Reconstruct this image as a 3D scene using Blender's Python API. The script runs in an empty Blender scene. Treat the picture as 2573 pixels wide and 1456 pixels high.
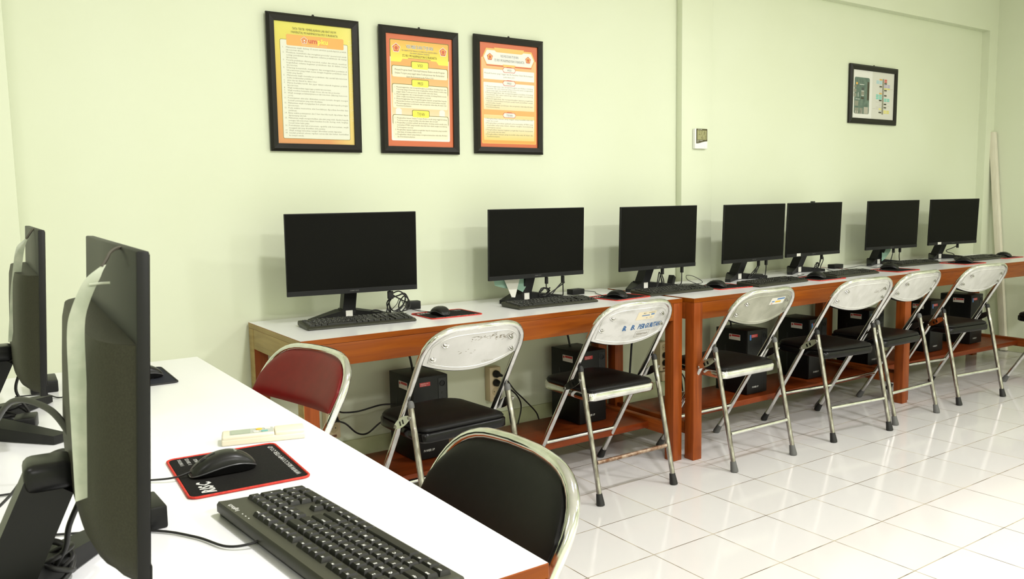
import bpy, bmesh, math, random
from mathutils import Vector, Matrix, Euler

random.seed(7)
R = math.radians
C = bpy.context.scene.collection
sc = bpy.context.scene

# ------------------------------------------------------------------ camera
cam_data = bpy.data.cameras.new('camera')
cam = bpy.data.objects.new('camera', cam_data)
C.objects.link(cam)
cam_data.sensor_fit = 'HORIZONTAL'
cam_data.sensor_width = 36.0
cam_data.lens = 28.865
cam_data.clip_start = 0.02
cr, cu_, cf = Vector((0.8253, -0.5645, -0.0172)), Vector((0.0749, 0.0792, 0.9940)), Vector((0.5597, 0.8216, -0.1076))
cr = cf.cross(Vector((0, 0, 1))).normalized()
cu_ = cr.cross(cf).normalized()
roll = -0.0173
cr2 = math.cos(roll) * cr + math.sin(roll) * cu_
cu2 = -math.sin(roll) * cr + math.cos(roll) * cu_
mw = Matrix.Identity(4)
for i in range(3):
    mw[i][0] = cr2[i]; mw[i][1] = cu2[i]; mw[i][2] = -cf.normalized()[i]
mw[0][3], mw[1][3], mw[2][3] = 0.0, -3.1967, 1.2015
cam.matrix_world = mw
cam_data.dof.use_dof = True
cam_data.dof.focus_distance = 3.3
cam_data.dof.aperture_fstop = 22.0
sc.camera = cam

# ------------------------------------------------------------------ view, world, lamps
sc.view_settings.view_transform = 'Standard'
sc.view_settings.look = 'None'
sc.view_settings.gamma = 1.0
sc.view_settings.use_curve_mapping = False
sc.view_settings.exposure = 0.10
world = bpy.data.worlds.new('world'); sc.world = world
world.use_nodes = True
world.node_tree.nodes['Background'].inputs[0].default_value = (1.0, 0.97, 0.9, 1)
world.node_tree.nodes['Background'].inputs[1].default_value = 0.3
CEIL = 2.72
LAMPS = [(1.25, -2.40, 34), (3.60, -2.40, 30), (-1.10, -2.40, 9), (1.25, -4.9, 66), (3.60, -4.9, 66), (-1.10, -4.9, 30), (5.75, -4.4, 36)]  # entries behind the camera are added fill, no fixtures known there
LAMP_COL = (1.0, 0.98, 0.985)

# ------------------------------------------------------------------ mesh helpers
class MB:
    def __init__(s): s.v = []; s.f = []
    def add(s, verts, faces, mat=0, M=None):
        o = len(s.v)
        s.v += [tuple(M @ Vector(p)) if M is not None else tuple(p) for p in verts]
        s.f += [(tuple(i + o for i in f), mat) for f in faces]
        return s
    def box(s, x0, x1, y0, y1, z0, z1, mat=0, bevel=0.0, seg=2, M=None, top=None):
        bm = bmesh.new()
        bmesh.ops.create_cube(bm, size=1.0)
        for v in bm.verts:
            v.co = Vector(((x0 + x1) / 2 + v.co.x * (x1 - x0), (y0 + y1) / 2 + v.co.y * (y1 - y0), (z0 + z1) / 2 + v.co.z * (z1 - z0)))
        if bevel > 0:
            bmesh.ops.bevel(bm, geom=list(bm.edges), offset=bevel, segments=seg, profile=0.5, affect='EDGES')
        bm.normal_update()
        bm.verts.index_update()
        o = len(s.v)
        s.v += [tuple(M @ v.co) if M is not None else tuple(v.co) for v in bm.verts]
        for f in bm.faces:
            m = mat
            if top is not None and f.normal.z > 0.9: m = top
            s.f.append((tuple(v.index + o for v in f.verts), m))
        bm.free()
        return s
    def tube(s, pts, r, mat=0, n=12, closed=False, M=None, caps=True):
        pts = [Vector(p) for p in pts]
        N = len(pts)
        rad = r if isinstance(r, (list, tuple)) else [r] * N
        tang = []
        for i in range(N):
            if closed: t = pts[(i + 1) % N] - pts[i - 1]
            else: t = pts[min(i + 1, N - 1)] - pts[max(i - 1, 0)]
            tang.append(t.normalized() if t.length > 1e-9 else Vector((0, 0, 1)))
        ref = Vector((0, 0, 1)) if abs(tang[0].z) < 0.9 else Vector((1, 0, 0))
        nrm = (ref - tang[0] * ref.dot(tang[0])).normalized()
        verts = []; faces = []
        for i in range(N):
            nrm = (nrm - tang[i] * nrm.dot(tang[i])).normalized()
            b = tang[i].cross(nrm)
            for k in range(n):
                a = 2 * math.pi * k / n
                verts.append(pts[i] + rad[i] * (math.cos(a) * nrm + math.sin(a) * b))
        for i in range(N if closed else N - 1):
            j = (i + 1) % N
            for k in range(n):
                k2 = (k + 1) % n
                faces.append((i * n + k, i * n + k2, j * n + k2, j * n + k))
        if caps and not closed:
            faces.append(tuple(reversed(range(n)))); faces.append(tuple((N - 1) * n + k for k in range(n)))
        return s.add(verts, faces, mat, M)
    def lathe(s, prof, mat=0, n=20, M=None):        # profile of (radius, z)
        verts = []; faces = []
        for (r, z) in prof:
            for k in range(n):
                a = 2 * math.pi * k / n
                verts.append((r * math.cos(a), r * math.sin(a), z))
        for i in range(len(prof) - 1):
            for k in range(n):
                k2 = (k + 1) % n
                faces.append((i * n + k, i * n + k2, (i + 1) * n + k2, (i + 1) * n + k))
        faces.append(tuple(reversed(range(n)))); faces.append(tuple((len(prof) - 1) * n + k for k in range(n)))
        return s.add(verts, faces, mat, M)
    def prism(s, poly, z0, z1, mat=0, M=None, sidemat=None):
        n = len(poly)
        verts = [(x, y, z0) for x, y in poly] + [(x, y, z1) for x, y in poly]
        s.add(verts, [tuple(reversed(range(n))), tuple(range(n, 2 * n))], mat, M)
        o = len(s.v) - 2 * n
        for i in range(n):
            j = (i + 1) % n
            s.f.append(((o + i, o + j, o + n + j, o + n + i), mat if sidemat is None else sidemat))
        return s
    def flat(s, poly, z=0.0, mat=0, M=None):
        return s.add([(x, y, z) for x, y in poly], [tuple(range(len(poly)))], mat, M)
    def grid(s, P, mat=0, M=None, flip=False):      # P[i][j] points
        a, b = len(P), len(P[0])
        verts = [p for row in P for p in row]; faces = []
        for i in range(a - 1):
            for j in range(b - 1):
                q = (i * b + j, i * b + j + 1, (i + 1) * b + j + 1, (i + 1) * b + j)
                faces.append(tuple(reversed(q)) if flip else q)
        return s.add(verts, faces, mat, M)
    def text(s, body, size, x=0, y=0, z=0.0, mat=0, M=None, align='LEFT', width=None, maxw=None, res=1, sx=1.0, shear=0.0, mirror=False, bold=0.0):
        vs, fs, x0, x1 = glyphs(body, res, bold)
        w = (x1 - x0) * size * sx
        k = sx
        if width: k = sx * width / max(w, 1e-6); w = width
        elif maxw and w > maxw: k = sx * maxw / w; w = maxw
        ox = x - (x0 * size * k) - (w / 2 if align == 'CENTER' else w if align == 'RIGHT' else 0)
        pts = [(ox + (a + shear * b) * size * k, y + b * size, z) for a, b in vs]
        return s.add(pts, fs, mat, M)
    def build(s, name, mats, parent=None, sharp=35, loc=None):
        me = bpy.data.meshes.new(name)
        me.from_pydata(s.v, [], [f for f, m in s.f])
        if not isinstance(mats, (list, tuple)): mats = [mats]
        for m in mats: me.materials.append(m)
        me.polygons.foreach_set('material_index', [m for f, m in s.f])
        me.polygons.foreach_set('use_smooth', [True] * len(s.f))
        me.update()
        me.set_sharp_from_angle(angle=R(sharp))
        o = bpy.data.objects.new(name, me)
        C.objects.link(o)
        if parent is not None: o.parent = parent
        if loc: o.location = loc
        return o

_gl = {}
def glyphs(body, res=1, bold=0.0):
    key = (body, res, bold)
    if key not in _gl:
        cu = bpy.data.curves.new('t', 'FONT')
        cu.body = body; cu.size = 1.0; cu.resolution_u = res; cu.fill_mode = 'FRONT'; cu.offset = bold
        ob = bpy.data.objects.new('t', cu)
        me = bpy.data.meshes.new_from_object(ob)
        vs = [(v.co.x, v.co.y) for v in me.vertices]
        fs = [tuple(p.vertices) for p in me.polygons]
        bpy.data.objects.remove(ob); bpy.data.meshes.remove(me); bpy.data.curves.remove(cu)
        xs = [v[0] for v in vs] or [0, 1]
        _gl[key] = (vs, fs, min(xs), max(xs))
    return _gl[key]

def empty(name, loc=(0, 0, 0), rz=0.0):
    o = bpy.data.objects.new(name, None); C.objects.link(o)
    o.location = loc; o.rotation_euler = (0, 0, rz); o.empty_display_size = 0.05
    return o
def tag(o, label, cat, group=None):
    o['label'] = label; o['category'] = cat
    if group: o['group'] = group
    return o
def kids(o): return [c for c in list(C.objects) if c.parent is o]
def copy_tree(o, parent=None):
    c = o.copy(); C.objects.link(c)
    if parent is not None: c.parent = parent
    for ch in list(o.children): copy_tree(ch, c)
    return c
def struct(o): o['kind'] = 'structure'; return o

def rrect(x0, x1, y0, y1, r, n=5):
    pts = []
    for cx, cy, a0 in ((x1 - r, y1 - r, 0), (x0 + r, y1 - r, 90), (x0 + r, y0 + r, 180), (x1 - r, y0 + r, 270)):
        for k in range(n + 1):
            a = R(a0 + 90 * k / n)
            pts.append((cx + r * math.cos(a), cy + r * math.sin(a)))
    return pts
def bez(p0, p1, p2, p3, n=8, last=True):
    out = []
    for i in range(n + (1 if last else 0)):
        t = i / n; u = 1 - t
        out.append(tuple(u**3 * a + 3 * u * u * t * b + 3 * u * t * t * c + t**3 * d for a, b, c, d in zip(p0, p1, p2, p3)))
    return out
def spline(pts, n=8):                                # Catmull-Rom through points
    P = [Vector(p) for p in pts]; P = [2 * P[0] - P[1]] + P + [2 * P[-1] - P[-2]]
    out = []
    for i in range(1, len(P) - 2):
        for k in range(n):
            t = k / n
            out.append(0.5 * ((2 * P[i]) + (-P[i-1] + P[i+1]) * t + (2*P[i-1] - 5*P[i] + 4*P[i+1] - P[i+2]) * t*t + (-P[i-1] + 3*P[i] - 3*P[i+1] + P[i+2]) * t**3))
    out.append(P[-2])
    return out
FRONT = Matrix.Rotation(R(90), 4, 'X')                # (x, y, z) -> (x, -z, y): a drawing stands up and faces -Y

# ------------------------------------------------------------------ materials
def lin(c):
    return tuple(((x / 255) / 12.92 if x / 255 <= 0.04045 else ((x / 255 + 0.055) / 1.055) ** 2.4) for x in c)
def mat(name, c, rough=0.5, metal=0.0, coat=0.0, spec=0.5, coat_rough=0.05):
    m = bpy.data.materials.new(name); m.use_nodes = True
    b = m.node_tree.nodes['Principled BSDF']
    b.inputs['Base Color'].default_value = (*lin(c), 1)
    b.inputs['Roughness'].default_value = rough
    b.inputs['Metallic'].default_value = metal
    b.inputs['Coat Weight'].default_value = coat
    b.inputs['Coat Roughness'].default_value = coat_rough
    b.inputs['Specular IOR Level'].default_value = spec
    return m
def nodes(m): return m.node_tree.nodes, m.node_tree.links, m.node_tree.nodes['Principled BSDF']
def noise_mix(m, c1, c2, scale=5.0, detail=4.0, stretch=(1, 1, 1), lo=0.35, hi=0.65, coord='Object', bump=0.0, distort=0.0, rough=None):
    N, L, b = nodes(m)
    tc = N.new('ShaderNodeTexCoord'); mp = N.new('ShaderNodeMapping'); nz = N.new('ShaderNodeTexNoise'); rp = N.new('ShaderNodeValToRGB')
    mp.inputs['Scale'].default_value = stretch
    nz.inputs['Scale'].default_value = scale; nz.inputs['Detail'].default_value = detail; nz.inputs['Distortion'].default_value = distort
    rp.color_ramp.elements[0].position = lo; rp.color_ramp.elements[1].position = hi
    rp.color_ramp.elements[0].color = (*lin(c1), 1); rp.color_ramp.elements[1].color = (*lin(c2), 1)
    L.new(tc.outputs[coord], mp.inputs[0]); L.new(mp.outputs[0], nz.inputs[0]); L.new(nz.outputs[0], rp.inputs[0]); L.new(rp.outputs[0], b.inputs['Base Color'])
    if bump:
        bp = N.new('ShaderNodeBump'); bp.inputs['Strength'].default_value = bump; bp.inputs['Distance'].default_value = 0.002
        L.new(nz.outputs[0], bp.inputs['Height']); L.new(bp.outputs[0], b.inputs['Normal'])
    if rough:
        mr = N.new('ShaderNodeMapRange'); mr.inputs[3].default_value = rough[0]; mr.inputs[4].default_value = rough[1]
        L.new(nz.outputs[0], mr.inputs[0]); L.new(mr.outputs[0], b.inputs['Roughness'])
    return m

M = {}
M['wall'] = noise_mix(mat('wall_paint', (221, 227, 201), 0.55, spec=0.3), (220, 226, 199), (223, 229, 204), 1.3, 3, bump=0.02)
M['ceiling'] = mat('ceiling_paint', (245, 243, 236), 0.8)
M['skirt'] = noise_mix(mat('skirting', (200, 206, 164), 0.4), (192, 198, 154), (208, 213, 174), 9)
M['lam'] = mat('white_laminate', (238, 238, 239), 0.22, spec=0.5)
M['wood'] = noise_mix(mat('stained_wood', (176, 84, 24), 0.4, coat=0.03, coat_rough=0.2, spec=0.2), (120, 55, 8), (146, 76, 12), 4, 6, (1.0, 14, 14), 0.3, 0.72, distort=0.6)
M['wood_up'] = noise_mix(mat('stained_wood_upright', (150, 62, 24), 0.4, coat=0.03, coat_rough=0.2, spec=0.22), (122, 54, 14), (152, 75, 25), 4, 6, (14, 14, 1.0), 0.3, 0.72, distort=0.6)
M['wood_y'] = noise_mix(mat('stained_wood_crosswise', (150, 62, 24), 0.4, coat=0.03, coat_rough=0.2, spec=0.22), (120, 54, 15), (148, 74, 25), 4, 6, (14, 1.0, 14), 0.3, 0.72, distort=0.6)
M['wood_raw'] = noise_mix(mat('unvarnished_wood', (164, 140, 84), 0.5, spec=0.4), (150, 126, 72), (174, 150, 94), 4, 6, (14, 1.0, 14), 0.3, 0.72, distort=0.6)
M['shelf'] = noise_mix(mat('stained_shelf_shaded', (124, 52, 20), 0.36, coat=0.03, coat_rough=0.2, spec=0.22), (112, 44, 14), (138, 62, 22), 4, 6, (1.0, 10, 10), 0.3, 0.72, distort=0.6)  # stained wood, with the shade beneath the tables darkened into its colour
M['chrome'] = noise_mix(mat('chrome', (225, 225, 222), 0.09, 1.0), (212, 212, 210), (232, 232, 230), 30, 3, rough=(0.05, 0.16))
M['chrome_worn'] = noise_mix(mat('worn_chrome', (170, 166, 164), 0.25, 1.0), (130, 122, 116), (198, 194, 192), 26, 5, (3, 3, 0.6), rough=(0.14, 0.34))
M['rusty'] = noise_mix(mat('rusty_tube', (150, 120, 95), 0.45, 0.7), (112, 74, 48), (178, 158, 140), 40, 5)
M['panel_silver'] = noise_mix(mat('brushed_back_panel', (218, 214, 202), 0.34, 0.3), (212, 211, 208), (221, 220, 218), 12, 5, rough=(0.28, 0.42))
M['panel_dull'] = noise_mix(mat('dull_back_panel', (196, 194, 172), 0.38, 0.4), (160, 160, 144), (190, 190, 175), 9, 6, rough=(0.3, 0.5))
M['panel_scratch'] = noise_mix(mat('stained_back_panel', (220, 217, 208), 0.32, 0.3), (198, 197, 193), (220, 219, 217), 16, 8, (1, 1, 2.4), 0.3, 0.5)
M['panel_white'] = noise_mix(mat('pale_back_panel', (224, 220, 206), 0.38, 0.25), (204, 203, 198), (217, 216, 212), 14, 6, (2, 2, 0.5))
M['scratch'] = mat('scratch_mark', (120, 108, 84), 0.6)
M['emboss'] = mat('embossed_stamp', (188, 184, 172), 0.45, 0.4)
M['rivet'] = mat('rivet_metal', (150, 148, 142), 0.32, 1.0)
M['vinyl_black'] = noise_mix(mat('black_vinyl', (13, 12, 11), 0.42, spec=0.2), (11, 10, 9), (15, 14, 13), 60, 3, bump=0.05)
M['vinyl_red'] = noise_mix(mat('red_vinyl', (110, 18, 20), 0.36, spec=0.3), (108, 17, 19), (114, 19, 20), 30, 3, bump=0.03)
M['enamel_black'] = mat('black_enamel', (9, 8, 8), 0.24, spec=0.25)
M['rubber'] = mat('black_rubber', (24, 23, 22), 0.6)
M['rubber_grey'] = mat('grey_rubber', (92, 92, 90), 0.6)
M['plastic'] = mat('black_plastic', (22, 22, 21), 0.45, spec=0.25)
M['plastic_back'] = noise_mix(mat('textured_black_plastic', (50, 49, 38), 0.5, spec=0.22), (46, 45, 34), (54, 53, 41), 500, 2, bump=0.12)
M['plastic_gloss'] = mat('satin_black_plastic', (18, 18, 18), 0.34, spec=0.3)
M['plastic_mouse'] = mat('mouse_plastic', (26, 26, 24), 0.36, spec=0.3)
M['plastic_rim'] = mat('mouse_rim', (70, 70, 72), 0.3)
M['screen'] = mat('dark_screen', (12, 12, 9), 0.4, spec=0.08)
M['chin'] = mat('screen_chin', (26, 26, 27), 0.5, spec=0.25)
M['logo_grey'] = mat('grey_logo', (96, 96, 94), 0.5)
M['logo_white'] = mat('white_print', (214, 214, 210), 0.5)
M['legend'] = mat('key_legend', (232, 232, 226), 0.5)
M['key'] = mat('keycap_plastic', (30, 30, 25), 0.45, spec=0.3)
M['kb'] = mat('keyboard_body', (58, 58, 47), 0.45, spec=0.3)
M['kb_edge'] = mat('keyboard_rim', (34, 33, 32), 0.34, spec=0.3)
M['white_sticker'] = mat('white_sticker', (226, 224, 214), 0.5)
M['red_sticker'] = mat('red_sticker', (186, 48, 50), 0.4)
M['blue_sticker'] = mat('blue_sticker', (70, 120, 180), 0.4)
M['cloth'] = noise_mix(mat('black_cloth', (26, 25, 23), 0.85, spec=0.12), (23, 22, 21), (30, 29, 27), 300, 2)
M['cloth_blue'] = noise_mix(mat('dark_navy_cloth', (38, 40, 48), 0.85, spec=0.2), (34, 36, 44), (42, 44, 54), 300, 2)
M['red_edge'] = noise_mix(mat('red_stitching', (206, 50, 34), 0.7), (190, 40, 28), (216, 60, 42), 200, 2)
M['remote'] = mat('cream_plastic', (228, 221, 196), 0.4)
M['lcd'] = mat('lcd_glass', (160, 170, 150), 0.25)
M['lcd_dark'] = mat('lcd_digits', (92, 96, 70), 0.4)
M['yellow'] = mat('yellow_button', (232, 188, 60), 0.4)
M['teal'] = mat('teal_button', (110, 178, 170), 0.4)
M['grey'] = mat('pale_grey', (180, 184, 172), 0.5)
M['frame'] = mat('black_frame', (32, 30, 25), 0.36, coat=0.03, coat_rough=0.2, spec=0.22)
M['socket'] = mat('socket_plastic', (222, 205, 168), 0.4)
M['socket_side'] = mat('socket_hole', (196, 178, 138), 0.5)
M['pc'] = noise_mix(mat('pc_case', (16, 16, 16), 0.42, spec=0.25), (14, 14, 14), (18, 18, 18), 80, 2)
M['pc_front'] = mat('pc_front', (25, 25, 25), 0.45, spec=0.25)
M['pc_strip'] = mat('pc_button_panel', (36, 37, 38), 0.4, spec=0.3)
M['cable'] = mat('cable_rubber', (24, 23, 22), 0.5)
M['paper'] = noise_mix(mat('tag_paper', (180, 186, 164), 0.6), (168, 176, 154), (190, 195, 174), 40, 4)
M['paper_green'] = mat('tag_paper_green', (150, 186, 168), 0.5)
M['string'] = mat('tag_string', (66, 62, 48), 0.7)
M['plank'] = noise_mix(mat('pale_plank', (226, 220, 200), 0.6), (222, 216, 196), (230, 225, 206), 8, 4, (6, 6, 1))
M['meter'] = mat('meter_white', (244, 244, 240), 0.35)
M['meter_face'] = mat('meter_dark_face', (70, 66, 30), 0.35)
M['meter_lcd'] = mat('meter_lcd', (160, 158, 112), 0.3)
M['meter_digit'] = mat('meter_digit', (116, 114, 74), 0.4)
M['lamp_frame'] = mat('lamp_frame', (240, 240, 236), 0.4)
m = bpy.data.materials.new('lamp_diffuser'); m.use_nodes = True
b = m.node_tree.nodes['Principled BSDF']; b.inputs['Emission Color'].default_value = (*LAMP_COL, 1); b.inputs['Emission Strength'].default_value = 6.0
M['diffuser'] = m

# glossy white floor tiles laid square to the walls
GS, GX, GY = 0.2911, 1.8865, -1.8361
m = mat('floor_tile', (243, 241, 237), 0.1); N, L, b = nodes(m)
tc = N.new('ShaderNodeTexCoord'); mp = N.new('ShaderNodeMapping'); br = N.new('ShaderNodeTexBrick'); nz = N.new('ShaderNodeTexNoise'); rp = N.new('ShaderNodeValToRGB')
mp.inputs['Location'].default_value = (-GX + 40 * GS, -GY + 40 * GS, 0)
br.offset = 0.0; br.squash = 1.0
br.inputs['Scale'].default_value = 1.0; br.inputs['Brick Width'].default_value = GS; br.inputs['Row Height'].default_value = GS
br.inputs['Mortar Size'].default_value = 0.0018; br.inputs['Mortar Smooth'].default_value = 0.15; br.inputs['Bias'].default_value = 0.0
br.inputs['Color1'].default_value = (*lin((219, 217, 215)), 1); br.inputs['Color2'].default_value = (*lin((215, 213, 210)), 1)
nz.inputs['Scale'].default_value = 9.0; nz.inputs['Detail'].default_value = 5
rp.color_ramp.elements[0].position = 0.42; rp.color_ramp.elements[0].color = (*lin((96, 80, 52)), 1)
rp.color_ramp.elements[1].position = 0.6; rp.color_ramp.elements[1].color = (*lin((176, 164, 136)), 1)
L.new(tc.outputs['Object'], mp.inputs[0]); L.new(mp.outputs[0], br.inputs['Vector']); L.new(tc.outputs['Object'], nz.inputs[0])
L.new(nz.outputs[0], rp.inputs[0]); L.new(rp.outputs[0], br.inputs['Mortar']); L.new(br.outputs['Color'], b.inputs['Base Color'])
mr = N.new('ShaderNodeMapRange'); mr.inputs[3].default_value = 0.1; mr.inputs[4].default_value = 0.7
L.new(br.outputs['Fac'], mr.inputs[0]); L.new(mr.outputs[0], b.inputs['Roughness'])
bp = N.new('ShaderNodeBump'); bp.inputs['Strength'].default_value = 0.35; bp.inputs['Distance'].default_value = 0.001; bp.invert = True
L.new(br.outputs['Fac'], bp.inputs['Height']); L.new(bp.outputs[0], b.inputs['Normal'])
M['tile'] = m

def gradient(name, stops, axis='Z', lo=0.0, hi=1.0, rough=0.35, second=None):
    """printed colour blend along one object axis (the print's own ink)"""
    m = mat(name, (255, 255, 255), rough); N, L, b = nodes(m)
    tc = N.new('ShaderNodeTexCoord'); sp = N.new('ShaderNodeSeparateXYZ'); mr = N.new('ShaderNodeMapRange'); rp = N.new('ShaderNodeValToRGB')
    mr.inputs[1].default_value = lo; mr.inputs[2].default_value = hi
    L.new(tc.outputs['Object'], sp.inputs[0]); L.new(sp.outputs[axis], mr.inputs[0]); L.new(mr.outputs[0], rp.inputs[0])
    for i, (p, c) in enumerate(stops):
        e = rp.color_ramp.elements[i] if i < 2 else rp.color_ramp.elements.new(p)
        e.position = p; e.color = (*lin(c), 1)
    out = rp.outputs[0]
    if second:
        ax2, lo2, hi2, col, amount = second
        mr2 = N.new('ShaderNodeMapRange'); mr2.inputs[1].default_value = lo2; mr2.inputs[2].default_value = hi2; mr2.inputs[3].default_value = 0; mr2.inputs[4].default_value = amount
        mx = N.new('ShaderNodeMixRGB'); mx.inputs[2].default_value = (*lin(col), 1)
        L.new(sp.outputs[ax2], mr2.inputs[0]); L.new(mr2.outputs[0], mx.inputs[0]); L.new(out, mx.inputs[1]); out = mx.outputs[0]
    L.new(out, b.inputs['Base Color'])
    return m

# ------------------------------------------------------------------ the room
X0, X1, YF = -2.4, 6.575, -6.2
struct(MB().box(X0, X1, YF, 0, -0.1, 0).build('floor', M['tile']))
struct(MB().box(X0, X1, YF, 0, CEIL + 0.28, CEIL + 0.38).build('ceiling', M['ceiling']))
CEIL += 0.28
struct(MB().box(X0 - 0.1, X1 + 0.1, 0, 0.1, -0.1, CEIL + 0.1).build('wall_back', M['wall']))
struct(MB().box(X1, X1 + 0.1, YF, 0, -0.1, CEIL + 0.1).build('wall_right', M['wall']))
struct(MB().box(X0 - 0.1, X0, YF, 0, -0.1, CEIL + 0.1).build('wall_left', M['wall']))
struct(MB().box(X0 - 0.1, X1 + 0.1, YF - 0.1, YF, -0.1, CEIL + 0.1).build('wall_front', M['wall']))
struct(MB().box(3.264, 3.50, -0.04, 0, 0, 2.39, bevel=0.003).build('trim_1', M['wall']))            # pilaster
struct(MB().box(0.19, 6.455, -0.055, 0, 2.39, CEIL).build('trim_2', M['wall']))            # beam along the wall top
struct(MB().box(6.455, X1, -0.055, 0, 0, CEIL).build('trim_3', M['wall']))              # corner column
struct(MB().box(X0, 0.19, -0.06, 0, 0, CEIL, bevel=0.003).build('trim_4', M['wall']))                # pier at the left
struct(MB().box(0.19, 3.264, -0.012, 0, 0, 0.205, bevel=0.003).box(3.50, 6.455, -0.012, 0, 0, 0.205, bevel=0.003).build('baseboard_back', M['skirt']))
struct(MB().box(X1 - 0.012, X1, YF, -0.055, 0, 0.105, bevel=0.003).build('baseboard_right', M['skirt']))

for i, (x, y, p) in enumerate(LAMPS):  # the far right lamp is added to brighten the right wall
    t = tag(empty('ceiling_light', (x, y, CEIL)), ['ceiling light panel over the aisle near the first posters', 'ceiling light panel over the aisle by the pillar',
        'ceiling light panel over the left side of the room', 'added fill light panel behind the camera, middle', 'added fill light panel behind the camera, right', 'added fill light panel behind the camera, left', 'added fill light panel behind the camera, far right, for the right wall'][i], 'ceiling light', 'ceiling lights')
    MB().box(-0.2, 0.2, -0.2, 0.2, -0.32, 0.0, bevel=0.01).build('lamp_housing', M['lamp_frame'], t)
    MB().box(-0.17, 0.17, -0.17, 0.17, -0.326, -0.321).build('diffuser', M['diffuser'], t)
    ld = bpy.data.lights.new('lamp', 'AREA'); ld.shape = 'SQUARE'; ld.size = 0.16 if y > -3 else 0.36; ld.energy = p; ld.color = LAMP_COL
    lo = bpy.data.objects.new('lamp_glow', ld); C.objects.link(lo); lo.parent = t; lo.location = (0, 0, -0.335)

# ------------------------------------------------------------------ tables along the wall
def table(x0, x1, yf, yb, label, shelf=True, h=0.75, raw=False, sy=-0.42):
    t = tag(empty('computer_table', ((x0 + x1) / 2, (yf + yb) / 2, 0)), label, 'table', 'white topped computer tables')
    L_, W_ = (x1 - x0) / 2, (yb - yf) / 2
    tp = MB().box(-L_, L_, -W_, W_, h - 0.02, h, 0, bevel=0.0012, seg=1, top=1)
    if raw: tp.f = [(f, 2 if all(tp.v[i][0] < -L_ + 0.0005 for i in f) else m_) for f, m_ in tp.f]
    tp.build('tabletop', [M['wood'], M['lam'], M['wood_raw']], t)
    MB().box(-L_ + 0.0555, L_ - 0.0555, -W_ + 0.0015, -W_ + 0.02, h - 0.098, h - 0.0202, bevel=0.002).build('apron', M['wood'], t)
    MB().box(-L_ + 0.0555, L_ - 0.0555, W_ - 0.02, W_ - 0.001, h - 0.098, h - 0.0202, bevel=0.002).build('apron', M['wood'], t)
    for s in (-1, 1):
        xa, xb = sorted((s * (L_ - 0.0015), s * (L_ - 0.02)))
        MB().box(xa, xb, -W_ + 0.0555, W_ - 0.0555, h - 0.098, h - 0.0202, bevel=0.002).build('side_apron', M['wood_raw' if raw and s < 0 else 'wood_y'], t)
        for q in (-1, 1):
            xa, xb = sorted((s * (L_ - 0.0004), s * (L_ - 0.055)))
            ya, yb_ = sorted((q * (W_ - 0.0004), q * (W_ - 0.055)))
            lg = MB().box(xa, xb, ya, yb_, 0, h - 0.0202, bevel=0.002)
            if raw and s < 0: lg.f = [(f, 1 if all(lg.v[i][0] < xa + 0.004 for i in f) else 0) for f, m_ in lg.f]
            lg.build('leg', [M['wood_up'], M['wood_raw']], t)
        if shelf:
            xa, xb = sorted((s * (L_ - 0.012), s * (L_ - 0.046)))
            MB().box(xa, xb, -W_ + 0.0555, W_ - 0.0555, 0.112, 0.168, bevel=0.003).build('cross_rail', M['wood_y'], t)
    if shelf:
        MB().box(-L_ + 0.0465, L_ - 0.0465, sy - (yf + yb) / 2, W_ - 0.0565, 0.123, 0.153, bevel=0.002).build('shelf', M['shelf'], t)
    return t
table(0.928, 2.707, -0.589, -0.014, 'white topped wooden table below the three posters, with red brown apron', raw=True)
table(2.734, 4.500, -0.6345, -0.045, 'white topped wooden table in the middle of the wall row, below the wall meter')
t3 = table(4.506, 6.236, -0.585, 0.0, 'white topped wooden table at the far right end of the wall row', sy=-0.365)
t3.location = (5.384, -0.352, 0); t3.rotation_euler.z = R(-2.8)
table(-0.03, 0.588, -2.406, -0.641, 'long white desk in the foreground running towards the wall', shelf=False)

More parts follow.
